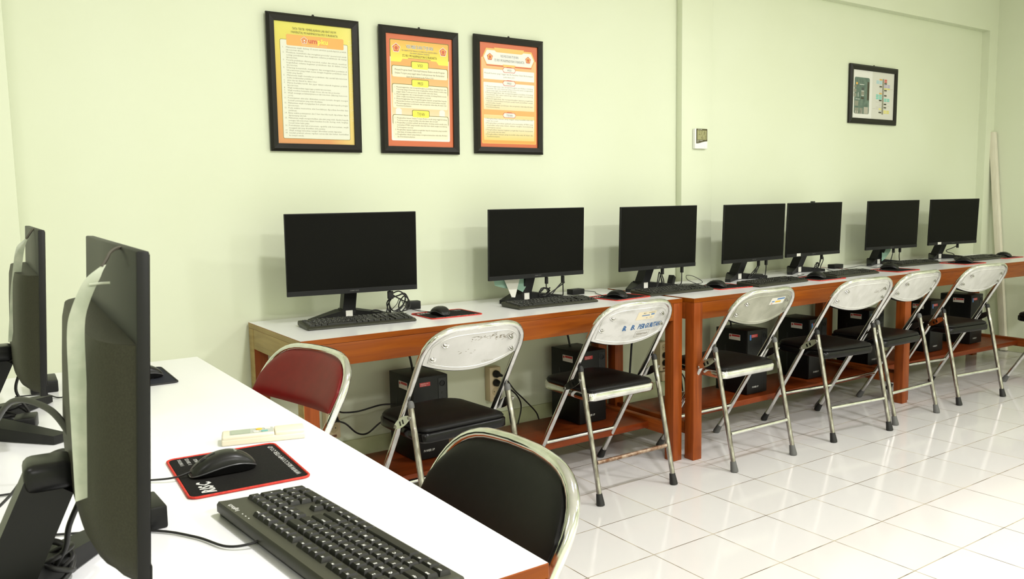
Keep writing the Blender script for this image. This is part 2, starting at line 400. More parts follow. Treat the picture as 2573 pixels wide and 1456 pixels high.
# ------------------------------------------------------------------ monitors
MW, MH = 0.505, 0.307
def make_monitor(label, qr=True, chin_sticker=False, reach=0.030, zb=0.104):
    """screen front in the plane y=0 facing -Y, stand behind; origin on the table under the screen"""
    t = tag(empty('computer_monitor'), label, 'monitor', 'computer monitors')
    T = Matrix.Translation((0, 0, zb)) @ Matrix.Rotation(R(TILT), 4, 'X')
    mb = MB().box(-MW / 2, MW / 2, 0.0015, 0.0125, 0, MH, bevel=0.0018, M=T)
    mb.build('bezel', M['plastic'], t)
    MB().box(-MW / 2 + 0.003, MW / 2 - 0.003, 0.0008, 0.0016, 0.0195, MH - 0.003, M=T).build('screen', M['screen'], t)
    c = MB().box(-MW / 2 + 0.001, MW / 2 - 0.001, 0.0, 0.0016, 0.001, 0.0193, M=T).build('chin', M['chin'], t)
    MB().text('SAMSUNG', 0.0075, 0, 0.008, 0.0003, M=T @ FRONT, align='CENTER', bold=0.01).build('brand_mark', M['logo_grey'], c)
    # bulging back cover
    P = []
    zs = [(0.004, 0.0), (0.006, 0.5), (0.012, 0.75), (0.026, 0.94), (0.055, 1.0), (0.09, 1.0), (0.16, 1.0), (0.205, 0.98), (0.2225, 0.9), (0.2235, 0.0)]
    us = [-1 + 2 * i / 24 for i in range(25)]
    for z, k in zs:
        row = []
        for u in us:
            d = (1 - abs(u) ** 8) * 0.035 + 0.004 * (1 - u * u)
            row.append((u * (MW / 2 - 0.004), 0.0122 + d * k, z))
        P.append(row)
    MB().grid(P, M=T, flip=True).build('back_cover', M['plastic_back'], t, sharp=40)
    # hinge and leaning neck
    MB().box(-0.030, 0.030, 0.044, 0.094, 0.140, 0.172, bevel=0.010, seg=3).build('hinge', M['plastic_gloss'], t)
    MB().add([(x, 0.047, 0.134) for x in (-0.0245, 0.0245)] + [(x, 0.089, 0.164) for x in (0.0245, -0.0245)] +
             [(x, 0.102, 0.014) for x in (-0.0255, 0.0255)] + [(x, 0.158, 0.014) for x in (0.0255, -0.0255)],
             [(0, 1, 2, 3), (7, 6, 5, 4), (4, 5, 1, 0), (5, 6, 2, 1), (6, 7, 3, 2), (7, 4, 0, 3)]).build('neck', M['plastic_gloss'], t)
    mb = MB().box(-0.030, 0.030, 0.094, 0.160, 0, 0.038, bevel=0.003)
    for s in (-1, 1):
        a = [(s * 0.018, 0.098), (0, 0.158), (s * 0.04, 0.155), (s * (0.170 if reach > 0 else 0.208), reach + 0.024), (s * (0.155 if reach > 0 else 0.192), reach)]
        top = [0.034, 0.034, 0.034, 0.016, 0.016]
        n = len(a)
        vs = [(x, y, 0) for x, y in a] + [(x, y, z) for (x, y), z in zip(a, top)]
        fs = [tuple(range(n - 1, -1, -1)), tuple(range(n, 2 * n))] + [(i, (i + 1) % n, n + (i + 1) % n, n + i) for i in range(n)]
        if s < 0: fs = [tuple(reversed(f)) for f in fs]
        mb.add(vs, fs)
    base = mb.build('stand_base', M['plastic'], t)
    if qr:
        S = Matrix.Translation((0.0, 0.0938, 0.003)) @ FRONT
        MB().box(-0.0135, 0.0135, 0.0, 0.033, 0.0, 0.0005, M=S).build('sticker', M['white_sticker'], base)
    if chin_sticker:
        MB().box(-0.16, -0.125, 0.004, 0.020, 0, 0.0006, M=T @ FRONT).build('sticker', M['white_sticker'], c)
    return t
TILT = 1.9
MON = [(1.260, -0.277, -9.0), (2.143, -0.258, -2.4), (2.855, -0.289, -0.7), (3.557, -0.292, 1.3), (4.132, -0.252, 0.35), (4.957, -0.238, -4.8), (5.644, -0.267, -7.3)]
ML = ['black monitor below the first poster, leftmost on the wall tables', 'black monitor with a green and white paper tag showing under it',
      'black monitor just left of the wall pillar, third on the wall tables', 'black monitor just right of the wall pillar, fourth on the wall tables',
      'black monitor with a small dark clip on its top edge and a white chin sticker', 'black monitor below the framed circuit board picture, green tag behind its neck',
      'black monitor nearest the right corner, with a white sticker on its chin']
mons = []
for i, (x, y, a) in enumerate(MON):
    t = make_monitor(ML[i], True, i in (4, 6), zb=(0.110, 0.109, 0.106, 0.104, 0.104, 0.104, 0.104)[i])
    t.location = (x, y, 0.75); t.rotation_euler.z = R(a); mons.append(t)
MB().box(-0.012, 0.012, 0.0, 0.016, 0.0, 0.007, bevel=0.002).build('clip', M['plastic'], mons[4], loc=(-0.03, -0.014, 0.104 + MH + 0.0005))
TILT = 3.2
for x, y, a, l in ((0.140, -2.165, 87.4, 'large black monitor in the left foreground seen from behind, with a long paper ribbon'), (0.134, -1.225, 88.5, 'black monitor at the far left seen from behind, half cut by the photo edge')):
    t = make_monitor(l, False, reach=-0.03)
    t.location = (x, y, 0.752); t.rotation_euler.z = R(a); mons.append(t)

# ------------------------------------------------------------------ keyboards
def make_keyboard():
    t = empty('keyboard')
    Wd, Dp = 0.42, 0.145
    prof = [(-Dp/2, 0.002), (-Dp/2 + 0.001, 0.007), (-Dp/2 + 0.012, 0.0115), (Dp/2 - 0.016, 0.0195), (Dp/2 - 0.003, 0.021), (Dp/2, 0.017), (Dp/2, 0.007), (Dp/2 - 0.02, 0.004)]
    rows = []
    for u, ins in ((-1, 0.006), (-0.992, 0.0015), (-0.975, 0.0), (0.975, 0.0), (0.992, 0.0015), (1, 0.006)):
        rows.append([(u * Wd / 2, y * (1 - ins / 0.08), 0.002 + (z - 0.002) * (1 - ins * 30)) for y, z in prof])
    mb = MB().grid([r + [r[0]] for r in rows])
    mb.add(rows[0], [tuple(range(len(prof)))]); mb.add(rows[-1], [tuple(reversed(range(len(prof))))])
    mb.build('body', M['kb'], t, sharp=50)
    mb = MB(); mb.box(-Wd/2 + 0.004, Wd/2 - 0.004, -Dp/2 + 0.004, Dp/2 - 0.004, 0.0, 0.0045, bevel=0.001)
    mb.build('bottom_rim', M['kb_edge'], t)
    for s in (-1, 1):
        MB().box(s * 0.19 - 0.008, s * 0.19 + 0.008, Dp/2 - 0.024, Dp/2 - 0.018, 0.0, 0.006, bevel=0.001).build('foot', M['rubber'], t)
    U = Wd / 23.7
    slope = math.atan2(0.008, Dp - 0.028)
    def surf(y): return 0.0115 + (y + Dp/2 - 0.012) * math.tan(slope)
    MB().text('logitech', 0.0105, Wd/2 - 0.058, Dp/2 - 0.0135, surf(Dp/2 - 0.014) + 0.0009, bold=0.01).build('brand_mark', M['legend'], t)
    for k in range(3):
        MB().box(Wd/2 - 0.075 - k * 0.011, Wd/2 - 0.073 - k * 0.011, Dp/2 - 0.012, Dp/2 - 0.0105, surf(Dp/2 - 0.012) - 0.001, surf(Dp/2 - 0.012) + 0.0009).build('indicator_light', M['legend'], t)
    keys = []
    def row(r, y, items, x0=0.0):
        x = x0
        for it in items:
            if isinstance(it, (int, float)): x += it; continue
            s, w = it if isinstance(it, tuple) else (it, 1.0)
            keys.append((x, y, w, 1.0, s)); x += w
    row(0, 5.3, ['Esc', 1, 'F1', 'F2', 'F3', 'F4', .5, 'F5', 'F6', 'F7', 'F8', .5, 'F9', 'F10', 'F11', 'F12', .25, 'PrtSc', 'ScrLk', 'Pause'])
    row(1, 4, list('`1234567890-=') + [('<-', 2), .25, 'Ins', 'Hom', 'PgU', .25, 'Num', '/', '*', '-'])
    row(2, 3, [('Tab', 1.5)] + list('QWERTYUIOP[]') + [('\\', 1.5), .25, 'Del', 'End', 'PgD', .25, '7', '8', '9'])
    row(3, 2, [('Caps', 1.75)] + list("ASDFGHJKL;'") + [('Enter', 2.25), 3.5, '4', '5', '6'])
    row(4, 1, [('Shift', 2.25)] + list('ZXCVBNM,./') + [('Shift', 2.75), 1.25, '^', 1.25, '1', '2', '3'])
    row(5, 0, [('Ctrl', 1.25), ('Win', 1.25), ('Alt', 1.25), (' ', 6.25), ('Alt', 1.25), ('Win', 1.25), ('Men', 1.25), ('Ctrl', 1.25), .25, '<', 'v', '>', .25, ('0', 2), '.'])
    keys.append((18.5 + 3, 2, 1, 2, '+')); keys.append((18.5 + 3, 0, 1, 2, 'Ent'))
    keys.sort(key=lambda k: -(k[0] + k[1] * 0.1))
    rest = MB()
    Tl = Matrix.Rotation(slope, 4, 'X')
    for n, (kx, ky, w, h, s) in enumerate(keys):
        mb = MB() if n < 100 else rest
        xa, xb = kx * U + 0.0009, (kx + w) * U - 0.0009
        ya, yb = ky * U + 0.0008, (ky + h) * U - 0.0008
        ox, oy = -Wd/2 + 0.6 * U, -Dp/2 + 0.0135
        cx, cy = (xa + xb) / 2 + ox, (ya + yb) / 2 + oy
        T = Matrix.Translation((cx, cy, surf(cy) + 0.0002)) @ Tl
        a, d = (xb - xa) / 2, (yb - ya) / 2
        e, ee, hgt = 0.0016, 0.0026, 0.0058
        vs = [(-a, -d, 0), (a, -d, 0), (a, d, 0), (-a, d, 0),
              (-a + e, -d + e * 0.6, hgt - 0.001), (a - e, -d + e * 0.6, hgt - 0.001), (a - e, d - e * 1.2, hgt - 0.001), (-a + e, d - e * 1.2, hgt - 0.001),
              (-a + ee, -d + ee * 0.6, hgt), (a - ee, -d + ee * 0.6, hgt), (a - ee, d - ee * 1.1, hgt), (-a + ee, d - ee * 1.1, hgt)]
        fs = [(3, 2, 1, 0)]
        for b0 in (0, 4):
            fs += [(b0 + i, b0 + (i + 1) % 4, b0 + 4 + (i + 1) % 4, b0 + 4 + i) for i in range(4)]
        fs.append((8, 9, 10, 11))
        mb.add(vs, fs, 0, T)
        if s.strip():
            sz = 0.0062 if len(s) == 1 else 0.0042
            mb.text(s, sz, -a + ee + 0.0007, (d - ee - sz * 0.8) if h == 1 else 0, hgt + 0.0001, mat=1, M=T, maxw=2 * a - 2 * ee - 0.001, bold=0.03)
        if n < 100: mb.build('key', [M['key'], M['legend']], t)
    o = rest.build('keys', [M['key'], M['legend']], t); o['kind'] = 'stuff'
    return t
KB = [(1.245, -0.333, -5.3), (2.134, -0.360, -1.2), (2.856, -0.380, -0.3), (3.513, -0.452, 3.0), (4.180, -0.440, 2.0), (5.09, -0.298, -2.0), (5.800, -0.378, -1.5)]
KL = ['black keyboard under the leftmost wall monitor, beside the first table end', 'black keyboard under the monitor with the green paper tag, its rear feet raised', 'black keyboard left of the pillar, touching the joint of two tables',
      'black keyboard under the monitor just right of the pillar', 'black keyboard behind the fourth mouse, under the monitor with the clip', 'black keyboard under the monitor below the circuit board picture',
      'black keyboard nearest the right corner, rightmost on the wall tables']
kb0 = make_keyboard()
tag(kb0, 'large black keyboard with white legends on the foreground desk edge', 'keyboard', 'black keyboards')
kbs = []
for i, (x, y, a) in enumerate(KB):
    k = copy_tree(kb0); k['label'] = KL[i]
    k.location = (x, y, 0.75); k.rotation_euler.z = R(a); kbs.append(k)
kb0.location = (0.3835, -2.190, 0.75); kb0.rotation_euler.z = R(95.5)

# ------------------------------------------------------------------ mouse pads
def make_pad(edge=True):
    t = empty('mouse_pad')
    w, d = 0.227, 0.19
    MB().prism(rrect(-w/2 + 0.003, w/2 - 0.003, -d/2 + 0.003, d/2 - 0.003, 0.011), 0, 0.0026).build('cloth_sheet', M['cloth'], t)
    p = rrect(-w/2, w/2, -d/2, d/2, 0.013, 6)
    MB().tube([(x, y, 0.0021) for x, y in p], [0.0021] * len(p), closed=True, n=8).build('stitched_edge', M['red_edge'], t)
    mb = MB()
    mb.text('WWW.RISCCOMPUTER.CO.ID', 0.0125, 0.0, -d/2 + 0.009, 0.0028, align='CENTER', width=0.188, shear=0.15)
    mb.text('RISC', 0.03, -w/2 + 0.012, d/2 - 0.042, 0.0028, width=0.055, shear=0.2, bold=0.03)
    for k, s in enumerate(('F. FIXATIONS', 'P. SERVICES', 'S. SALES')):
        mb.text(s, 0.0085, w/2 - 0.05, d/2 - 0.022 - k * 0.0125, 0.0028, maxw=0.04)
    for k in range(4):
        mb.box(-w/2 + 0.02 + k * 0.024, -w/2 + 0.034 + k * 0.024, -0.005, 0.004, 0.0026, 0.0028) if False else None
    mb.build('print', M['logo_white'], t)
    return t
pad0 = tag(make_pad(), 'black mouse pad with red stitched edge on the foreground desk', 'mouse pad', 'red edged mouse pads')
PADS = [(1.628, -0.336, -1), (2.525, -0.366, 6), (3.204, -0.390, -4), (3.893, -0.455, -1), (4.632, -0.452, 0), (5.385, -0.465, -3), (6.035, -0.400, -3)]
PL = ['red edged black mouse pad right of the leftmost wall keyboard', 'red edged black mouse pad above the chair with blue stencilled letters', 'red edged black mouse pad just past the joint beside the pillar',
      'red edged black mouse pad in front of the monitor with the clip', 'red edged black mouse pad across the joint of the second and third table', 'red edged black mouse pad above the last chair of the row',
      'red edged black mouse pad at the far right, partly lit, nearest the corner plank']
for i, (x, y, a) in enumerate(PADS):
    k = copy_tree(pad0); k['label'] = PL[i]; k.location = (x, y, 0.7502); k.rotation_euler.z = R(a)
pad0.location = (0.3755, -1.794, 0.7502); pad0.rotation_euler.z = R(87)
t = tag(empty('mouse_pad', (0.36, -0.87, 0.7502), R(89)), 'dark navy gaming mouse pad at the far end of the foreground desk', 'mouse pad')
MB().prism(rrect(-0.117, 0.117, -0.097, 0.097, 0.011), 0, 0.0026).build('cloth_sheet', M['cloth_blue'], t)
p = rrect(-0.12, 0.12, -0.1, 0.1, 0.013, 6)
MB().tube([(x, y, 0.0019) for x, y in p], [0.0019] * len(p), closed=True, n=8).build('stitched_edge', M['rubber'], t)
mb = MB().text('OMEN', 0.018, -0.045, -0.055, 0.0028, width=0.055, bold=0.03)
mb.build('print', M['logo_white'], t)
MB().flat([(-0.02, -0.025), (-0.002, -0.012), (0.016, -0.025), (-0.002, -0.038)], 0.0028).build('emblem', M['red_edge'], t)

# ------------------------------------------------------------------ mice
def make_mouse():
    t = empty('computer_mouse')
    Ln, Wm, H = 0.106, 0.058, 0.036
    def section(s):                                    # s 0 tail .. 1 nose: half width, height
        e = max(0.0, 1 - abs(2 * s - 1) ** 3.2) ** 0.5
        hw = Wm / 2 * (0.25 + 0.75 * e) * (1 - 0.10 * math.sin(math.pi * s)) if 0 < s < 1 else Wm * 0.14
        h = H * (0.38 + 0.62 * math.sin(math.pi * min(1, (s * 0.86 + 0.12))) ** 0.9) * (0.35 + 0.65 * e)
        return hw, h
    lo, hi, rim = [], [], []
    S = [0, 0.01, 0.03, 0.06] + [0.1 + 0.05 * k for k in range(17)] + [0.94, 0.97, 0.99, 1.0]
    for s in S:
        hw, h = section(s); y = -Ln / 2 + Ln * s
        hz = 0.42 + 0.1 * math.cos(math.pi * s)
        lo.append([(-hw * 0.86, y * 0.97, 0.0015), (-hw * 0.93, y, h * hz * 0.5), (-hw * 0.985, y, h * hz * 0.95)] + [(hw * 0.985, y, h * hz * 0.95), (hw * 0.93, y, h * hz * 0.5), (hw * 0.86, y * 0.97, 0.0015)])
        top = []
        for k in range(13):
            a = math.pi * k / 12
            c = math.cos(a); sn = math.sin(a)
            top.append((-hw * (abs(c) ** 0.7) * (1 if c > 0 else -1), y, h * hz + (h - h * hz) * sn ** 0.75))
        hi.append(top)
        rim.append(((-hw * 0.995, y, h * hz), (hw * 0.995, y, h * hz)))
    mb = MB(); mb.grid(lo, flip=True); mb.grid([[r[-1], r[0]] for r in lo], flip=True)
    mb.build('base', M['plastic_gloss'], t, sharp=60)
    mb = MB().grid(hi, flip=True); mb.build('top_shell', M['plastic_mouse'], t, sharp=80)
    mb = MB(); ring = [r[0] for r in rim] + [r[1] for r in reversed(rim)]
    mb.tube(ring, [0.0013] * len(ring), closed=True, n=6); mb.build('rim', M['plastic_rim'], t)
    MB().lathe([(0.0085, -0.003), (0.0095, -0.002), (0.0095, 0.002), (0.0085, 0.003)], n=18, M=Matrix.Translation((0, 0.028, 0.0195)) @ Matrix.Rotation(R(90), 4, 'Y')).build('scroll_wheel', M['rubber'], t)
    hh = [section((y + Ln/2) / Ln)[1] + 0.0003 for y in (0.012, 0.02, 0.03, 0.04, 0.048)]
    MB().tube([(0, y, h) for y, h in zip((0.012, 0.02, 0.03, 0.04, 0.048), hh)], 0.0008, n=5).build('button_gap', M['rubber'], t)
    MB().text('logitech', 0.007, 0, -0.022, section(0.31)[1] + 0.0004, align='CENTER', bold=0.01, M=Matrix.Translation((0, -0.0, 0))).build('brand_mark', M['grey'], t)
    return t
mouse0 = tag(make_mouse(), 'large black mouse on the red edged pad in the foreground', 'mouse', 'black computer mice')
MICE = [(1.592, -0.345, -2), (2.498, -0.382, 4), (3.155, -0.385, 8), (3.885, -0.445, 0), (4.660, -0.402, 4), (5.395, -0.470, 4), (6.040, -0.410, 3)]
MLb = ['black mouse on the pad above the leftmost chrome chair', 'black mouse on the pad above the chair with blue stencilled letters', 'black mouse on the pad just right of the table joint by the pillar',
       'black mouse on the pad in front of the monitor with the clip', 'black mouse on the pad straddling the second and third tables', 'black mouse above the last chair of the row, between two keyboards', 'black mouse at the far right end, before the corner plank']
mice = []
for i, (x, y, a) in enumerate(MICE):
    k = copy_tree(mouse0); k['label'] = MLb[i]; k.location = (x, y, 0.7532); k.rotation_euler.z = R(a); mice.append(k)
k = copy_tree(mouse0); k['label'] = 'black mouse on the navy pad, half hidden behind the near monitor'; k.location = (0.385, -0.895, 0.7532); k.rotation_euler.z = R(90); mice.append(k)
mouse0.location = (0.352, -1.800, 0.7532); mouse0.rotation_euler.z = R(86)

def cable(pts, parent=None, r=0.0018, name='cable', n=8, matl=None, smooth=8):
    """parent-space cable through points given in world space"""
    if parent is not None:
        bpy.context.view_layer.update()
        inv = parent.matrix_world.inverted()
        pts = [inv @ Vector(p) for p in pts]
    return MB().tube(spline(pts, smooth), r, n=n).build(name, matl or M['cable'], parent, sharp=80)
cable([(0.300, -1.797, 0.762), (0.27, -1.795, 0.757), (0.22, -1.765, 0.754), (0.12, -1.72, 0.753), (0.02, -1.70, 0.753)], mouse0, 0.0018)
cable([(0.318, -2.135, 0.762), (0.30, -2.138, 0.757), (0.27, -2.12, 0.754), (0.245, -2.06, 0.753), (0.20, -2.0, 0.753), (0.1, -1.94, 0.753), (0.0, -1.9, 0.753)], kb0, 0.0018)
cable([(0.33, -0.9, 0.762), (0.25, -0.93, 0.753), (0.19, -1.0, 0.753), (0.16, -0.95, 0.755), (0.10, -0.92, 0.753)], mice[7], 0.0016)
cable([(1.594, -0.29, 0.762), (1.594, -0.26, 0.756), (1.585, -0.17, 0.753), (1.56, -0.11, 0.765), (1.545, -0.09, 0.80), (1.53, -0.085, 0.775), (1.50, -0.09, 0.753)], mice[0], 0.0016)
cable([(2.494, -0.326, 0.762), (2.49, -0.30, 0.755), (2.53, -0.2, 0.753), (2.57, -0.13, 0.754), (2.5, -0.08, 0.758), (2.44, -0.09, 0.753)], mice[1], 0.0016)
cable([(3.147, -0.33, 0.762), (3.142, -0.30, 0.757), (3.11, -0.24, 0.78), (3.14, -0.20, 0.80), (3.19, -0.21, 0.79), (3.2, -0.25, 0.76), (3.12, -0.16, 0.753), (3.02, -0.13, 0.753)], mice[2], 0.0016)
cable([(3.885, -0.39, 0.762), (3.885, -0.36, 0.756), (3.92, -0.30, 0.753), (4.02, -0.27, 0.753)], mice[3], 0.0016)
cable([(4.656, -0.346, 0.762), (4.65, -0.32, 0.757), (4.60, -0.26, 0.768), (4.52, -0.26, 0.765), (4.45, -0.22, 0.753)], mice[4], 0.0016)
cable([(5.391, -0.414, 0.762), (5.385, -0.39, 0.757), (5.35, -0.33, 0.753), (5.28, -0.27, 0.753)], mice[5], 0.0016)
cable([(6.036, -0.354, 0.762), (6.03, -0.33, 0.756), (6.0, -0.25, 0.753), (5.93, -0.2, 0.753)], mice[6], 0.0016)
for i, (p0, p1) in enumerate((((1.32, -0.25), (1.40, -0.12)), ((2.2, -0.285), (2.33, -0.14)), ((2.9, -0.305), (3.03, -0.15)), ((3.56, -0.375), (3.74, -0.15)), ((4.25, -0.36), (4.40, -0.15)), ((5.15, -0.21), (5.2, -0.12)), ((5.86, -0.30), (5.80, -0.14)))):
    cable([(p0[0], p0[1] - 0.003, 0.762), (p0[0], p0[1] + 0.02, 0.757), (0.5 * (p0[0] + p1[0]), 0.5 * (p0[1] + p1[1]) + 0.02, 0.7535), (p1[0], p1[1], 0.7535)], kbs[i], 0.0016)

# ------------------------------------------------------------------ monitor cables and power adapters
def coil(cx, cy, cz, rx, rz, turns, tilt, jit, seed):
    rnd = random.Random(seed); out = []
    n = int(turns * 10)
    for k in range(n + 1):
        a = 2 * math.pi * k / 10
        out.append((cx + rx * math.cos(a) + rnd.uniform(-jit, jit) + tilt * math.sin(a), cy + rnd.uniform(-jit, jit) * 1.5, cz + rz * math.sin(a) + rnd.uniform(-jit, jit)))
    return out
def adapter(x, y, rz, label, w=0.052, d=0.035, h=0.03, tail=None, tilt=None, z=0.75):
    t = tag(empty('power_adapter', (x, y, z), R(rz)), label, 'power adapter', 'monitor power adapters')
    if tilt: t.rotation_euler.y = R(tilt)
    MB().box(-w/2, w/2, -d/2, d/2, 0.0, h, bevel=0.003).build('housing', M['plastic'], t)
    if tail: cable(tail, t, 0.0022)
    return t
def mon_cable(i, dx, loops, plug=True):
    """a cable from the port under the screen down to the table top; loops are points in the monitor's own frame"""
    t = mons[i]
    pts = [(dx, 0.028, 0.125), (dx, 0.03, 0.095)] + loops
    MB().tube(spline(pts, 8), 0.0027, n=8).build('cable', M['cable'], t, sharp=80)
    MB().box(dx - 0.006, dx + 0.006, 0.022, 0.036, 0.075, 0.106, bevel=0.002).build('plug', M['rubber'], t)
mon_cable(0, 0.145, [(0.146, 0.035, 0.06), (0.155, 0.05, 0.02), (0.17, 0.06, 0.012), (0.21, 0.07, 0.035), (0.225, 0.075, 0.075), (0.2, 0.075, 0.098), (0.165, 0.07, 0.085), (0.155, 0.065, 0.05), (0.175, 0.07, 0.02), (0.215, 0.08, 0.04), (0.23, 0.085, 0.065), (0.21, 0.085, 0.03), (0.17, 0.085, 0.005), (0.11, 0.09, 0.02), (0.09, 0.08, 0.012), (0.13, 0.07, 0.004), (0.23, 0.085, 0.004)])
mon_cable(0, 0.155, coil(0.195, 0.075, 0.046, 0.04, 0.04, 1.5, 0.012, 0.005, 11) + [(0.14, 0.075, 0.012), (0.09, 0.08, 0.012), (0.075, 0.075, 0.02), (0.1, 0.07, 0.03), (0.16, 0.08, 0.012), (0.24, 0.09, 0.02), (0.25, 0.095, 0.05), (0.225, 0.09, 0.075), (0.2, 0.085, 0.04), (0.21, 0.085, 0.004)], False)
mon_cable(1, 0.155, [(0.157, 0.03, 0.05), (0.16, 0.04, 0.01), (0.13, 0.05, 0.006), (0.1, 0.06, 0.02), (0.14, 0.06, 0.045), (0.185, 0.06, 0.07), (0.17, 0.06, 0.07), (0.13, 0.06, 0.035), (0.11, 0.06, 0.005), (0.2, 0.07, 0.006)])
mon_cable(1, 0.065, [(0.068, 0.035, 0.06)] + coil(0.075, 0.06, 0.035, 0.022, 0.02, 3, 0.01, 0.006, 3) + [(0.1, 0.07, 0.004)])
mon_cable(2, 0.05, [(0.052, 0.035, 0.075), (0.07, 0.04, 0.04), (0.075, 0.045, 0.006), (0.06, 0.045, 0.05), (0.045, 0.045, 0.085), (0.035, 0.045, 0.05), (0.03, 0.05, 0.006), (0.05, 0.05, 0.045), (0.058, 0.05, 0.07), (0.066, 0.05, 0.03), (0.07, 0.06, 0.004)])
mon_cable(2, 0.185, [(0.19, 0.035, 0.06), (0.192, 0.04, 0.02), (0.18, 0.05, 0.004)], False)
mon_cable(3, 0.14, [(0.141, 0.03, 0.05), (0.14, 0.04, 0.006), (0.11, 0.05, 0.006)])
mon_cable(3, 0.075, [(0.07, 0.035, 0.07), (0.05, 0.05, 0.02), (0.03, 0.06, 0.012), (0.075, 0.06, 0.045), (0.115, 0.06, 0.07), (0.11, 0.06, 0.055), (0.06, 0.06, 0.022), (0.09, 0.065, 0.02), (0.11, 0.065, 0.045), (0.08, 0.065, 0.03), (0.04, 0.07, 0.004)])
mon_cable(4, 0.115, [(0.112, 0.035, 0.06)] + coil(0.115, 0.06, 0.028, 0.016, 0.022, 2.6, 0.006, 0.006, 5) + [(0.15, 0.07, 0.03), (0.17, 0.075, 0.07), (0.2, 0.08, 0.085), (0.205, 0.08, 0.06), (0.18, 0.08, 0.02), (0.2, 0.08, 0.004)])
mon_cable(5, 0.12, [(0.13, 0.04, 0.05), (0.16, 0.06, 0.012), (0.12, 0.07, 0.006), (0.06, 0.07, 0.01), (0.02, 0.08, 0.004)])
mon_cable(5, 0.055, [(0.053, 0.035, 0.06), (0.05, 0.045, 0.02), (0.06, 0.06, 0.004)], False)
mon_cable(6, 0.09, [(0.06, 0.045, 0.075), (0.02, 0.06, 0.06), (0.045, 0.07, 0.045), (0.12, 0.08, 0.03), (0.16, 0.09, 0.004)])
adapter(1.607, -0.085, -9, 'black power adapter beside the cable loops of the leftmost wall monitor', 0.058, 0.04, 0.034)
adapter(2.455, -0.135, 2, 'black power adapter right of the monitor with the green tag', 0.075, 0.045, 0.026)
adapter(3.02, -0.20, 20, 'black power adapter leaning up behind the keyboard left of the pillar', 0.03, 0.03, 0.06, tilt=28)
adapter(3.70, -0.185, 0, 'black power adapter behind the keyboard just right of the pillar', 0.08, 0.045, 0.02)
adapter(4.515, -0.135, 0, 'black power adapter between the keyboard and the wall, past the monitor with the clip', 0.09, 0.05, 0.026)
adapter(5.06, -0.15, -4, 'thin black power adapter behind the keyboard below the circuit board picture', 0.09, 0.04, 0.014)
adapter(0.198, -1.958, 92, 'black power adapter on the desk, peeking out right of the near monitor', 0.075, 0.05, 0.033)
adapter(0.10, -1.26, 80, 'black power adapter under the far left monitor', 0.06, 0.04, 0.028)
adapter(0.165, -0.86, 88, 'black box at the far end of the desk, just right of the far left monitor', 0.10, 0.06, 0.03)
# cables on the foreground desk
t = mons[7]
cable([(0.105, -2.13, 0.862), (0.09, -2.13, 0.83), (0.085, -2.12, 0.80), (0.07, -2.1, 0.765)] + [(0.075 + 0.02 * math.cos(a * 1.1), -2.09 + 0.03 * math.sin(a * 1.1) + 0.002 * (a % 3), 0.775 + 0.018 * math.sin(a * 0.73)) for a in range(26)] + [(0.05, -2.0, 0.757)], t, 0.0034)
cable([(0.112, -2.165, 0.90), (0.1, -2.13, 0.935), (0.085, -2.02, 0.95), (0.055, -1.85, 0.93), (0.03, -1.72, 0.86), (0.0, -1.62, 0.756)], t, 0.0042)
cable([(0.112, -2.1, 0.88), (0.1, -2.05, 0.90), (0.07, -1.95, 0.86), (0.045, -1.86, 0.80), (0.02, -1.8, 0.757)], t, 0.0022)
t = mons[8]
cable([(0.1, -1.2, 0.862), (0.09, -1.2, 0.82)] + [(0.06 + 0.05 * math.cos(a * 0.9), -1.2 + 0.035 * math.sin(a * 1.3), 0.772 + 0.012 * math.sin(a * 0.7)) for a in range(22)] + [(0.0, -1.15, 0.756)], t, 0.003)

# ------------------------------------------------------------------ paper tags
def ribbon(name, label, pts, w, across, th=0.0004, parent=None, widths=None, matl=None):
    P = spline(pts, 6); a = Vector(across).normalized(); n = len(P)
    g1, g2 = [], []
    for i, p in enumerate(P):
        k = i / (n - 1)
        ww = w * (widths(k) if widths else 1.0)
        g1.append((p - a * ww / 2, p + a * ww / 2))
    mb = MB()
    nrm = a.cross((P[-1] - P[0]).normalized()).normalized() * th
    mb.grid(g1); mb.grid([[q[0] + nrm, q[1] + nrm] for q in g1], flip=True)
    return mb.build(name, matl or M['paper'], parent, sharp=80)
t = tag(empty('paper_tag', (0.1, -2.13, 1.16)), 'long pale paper ribbon tag hanging down the back of the near monitor', 'paper tag', 'paper tags hung on monitors')
INV = Matrix.Translation((-0.1, 2.13, -1.16))
o = ribbon('ribbon', '', [(0.1182, -2.335, 1.1472), (0.1073, -2.34, 1.1359), (0.0953, -2.34, 1.1105), (0.0902, -2.34, 1.0885), (0.0885, -2.34, 1.0434), (0.0874, -2.34, 0.9862), (0.0865, -2.34, 0.9261)], 0.0155, (1, -0.15, 0.25), widths=lambda k: min(1, 0.3 + 4 * k)); o.parent = t; o.matrix_parent_inverse = INV
o = MB().tube(spline([(0.1425, -2.30, 1.1615), (0.1345, -2.308, 1.1615), (0.127, -2.318, 1.158), (0.1225, -2.327, 1.153), (0.1165, -2.335, 1.1455)]), 0.0017, n=6).build('string', M['string'], t); o.matrix_parent_inverse = INV
o = MB().tube([(0.104, -2.342, 1.130), (0.114, -2.345, 1.131), (0.121, -2.346, 1.131)], 0.0012, n=6).build('tie', M['paper'], t); o.matrix_parent_inverse = INV
t = tag(empty('paper_tag', (0.1, -1.23, 1.16)), 'pale paper ribbon tag hanging off the back of the far left monitor', 'paper tag', 'paper tags hung on monitors')
INV = Matrix.Translation((-0.1, 1.23, -1.16))
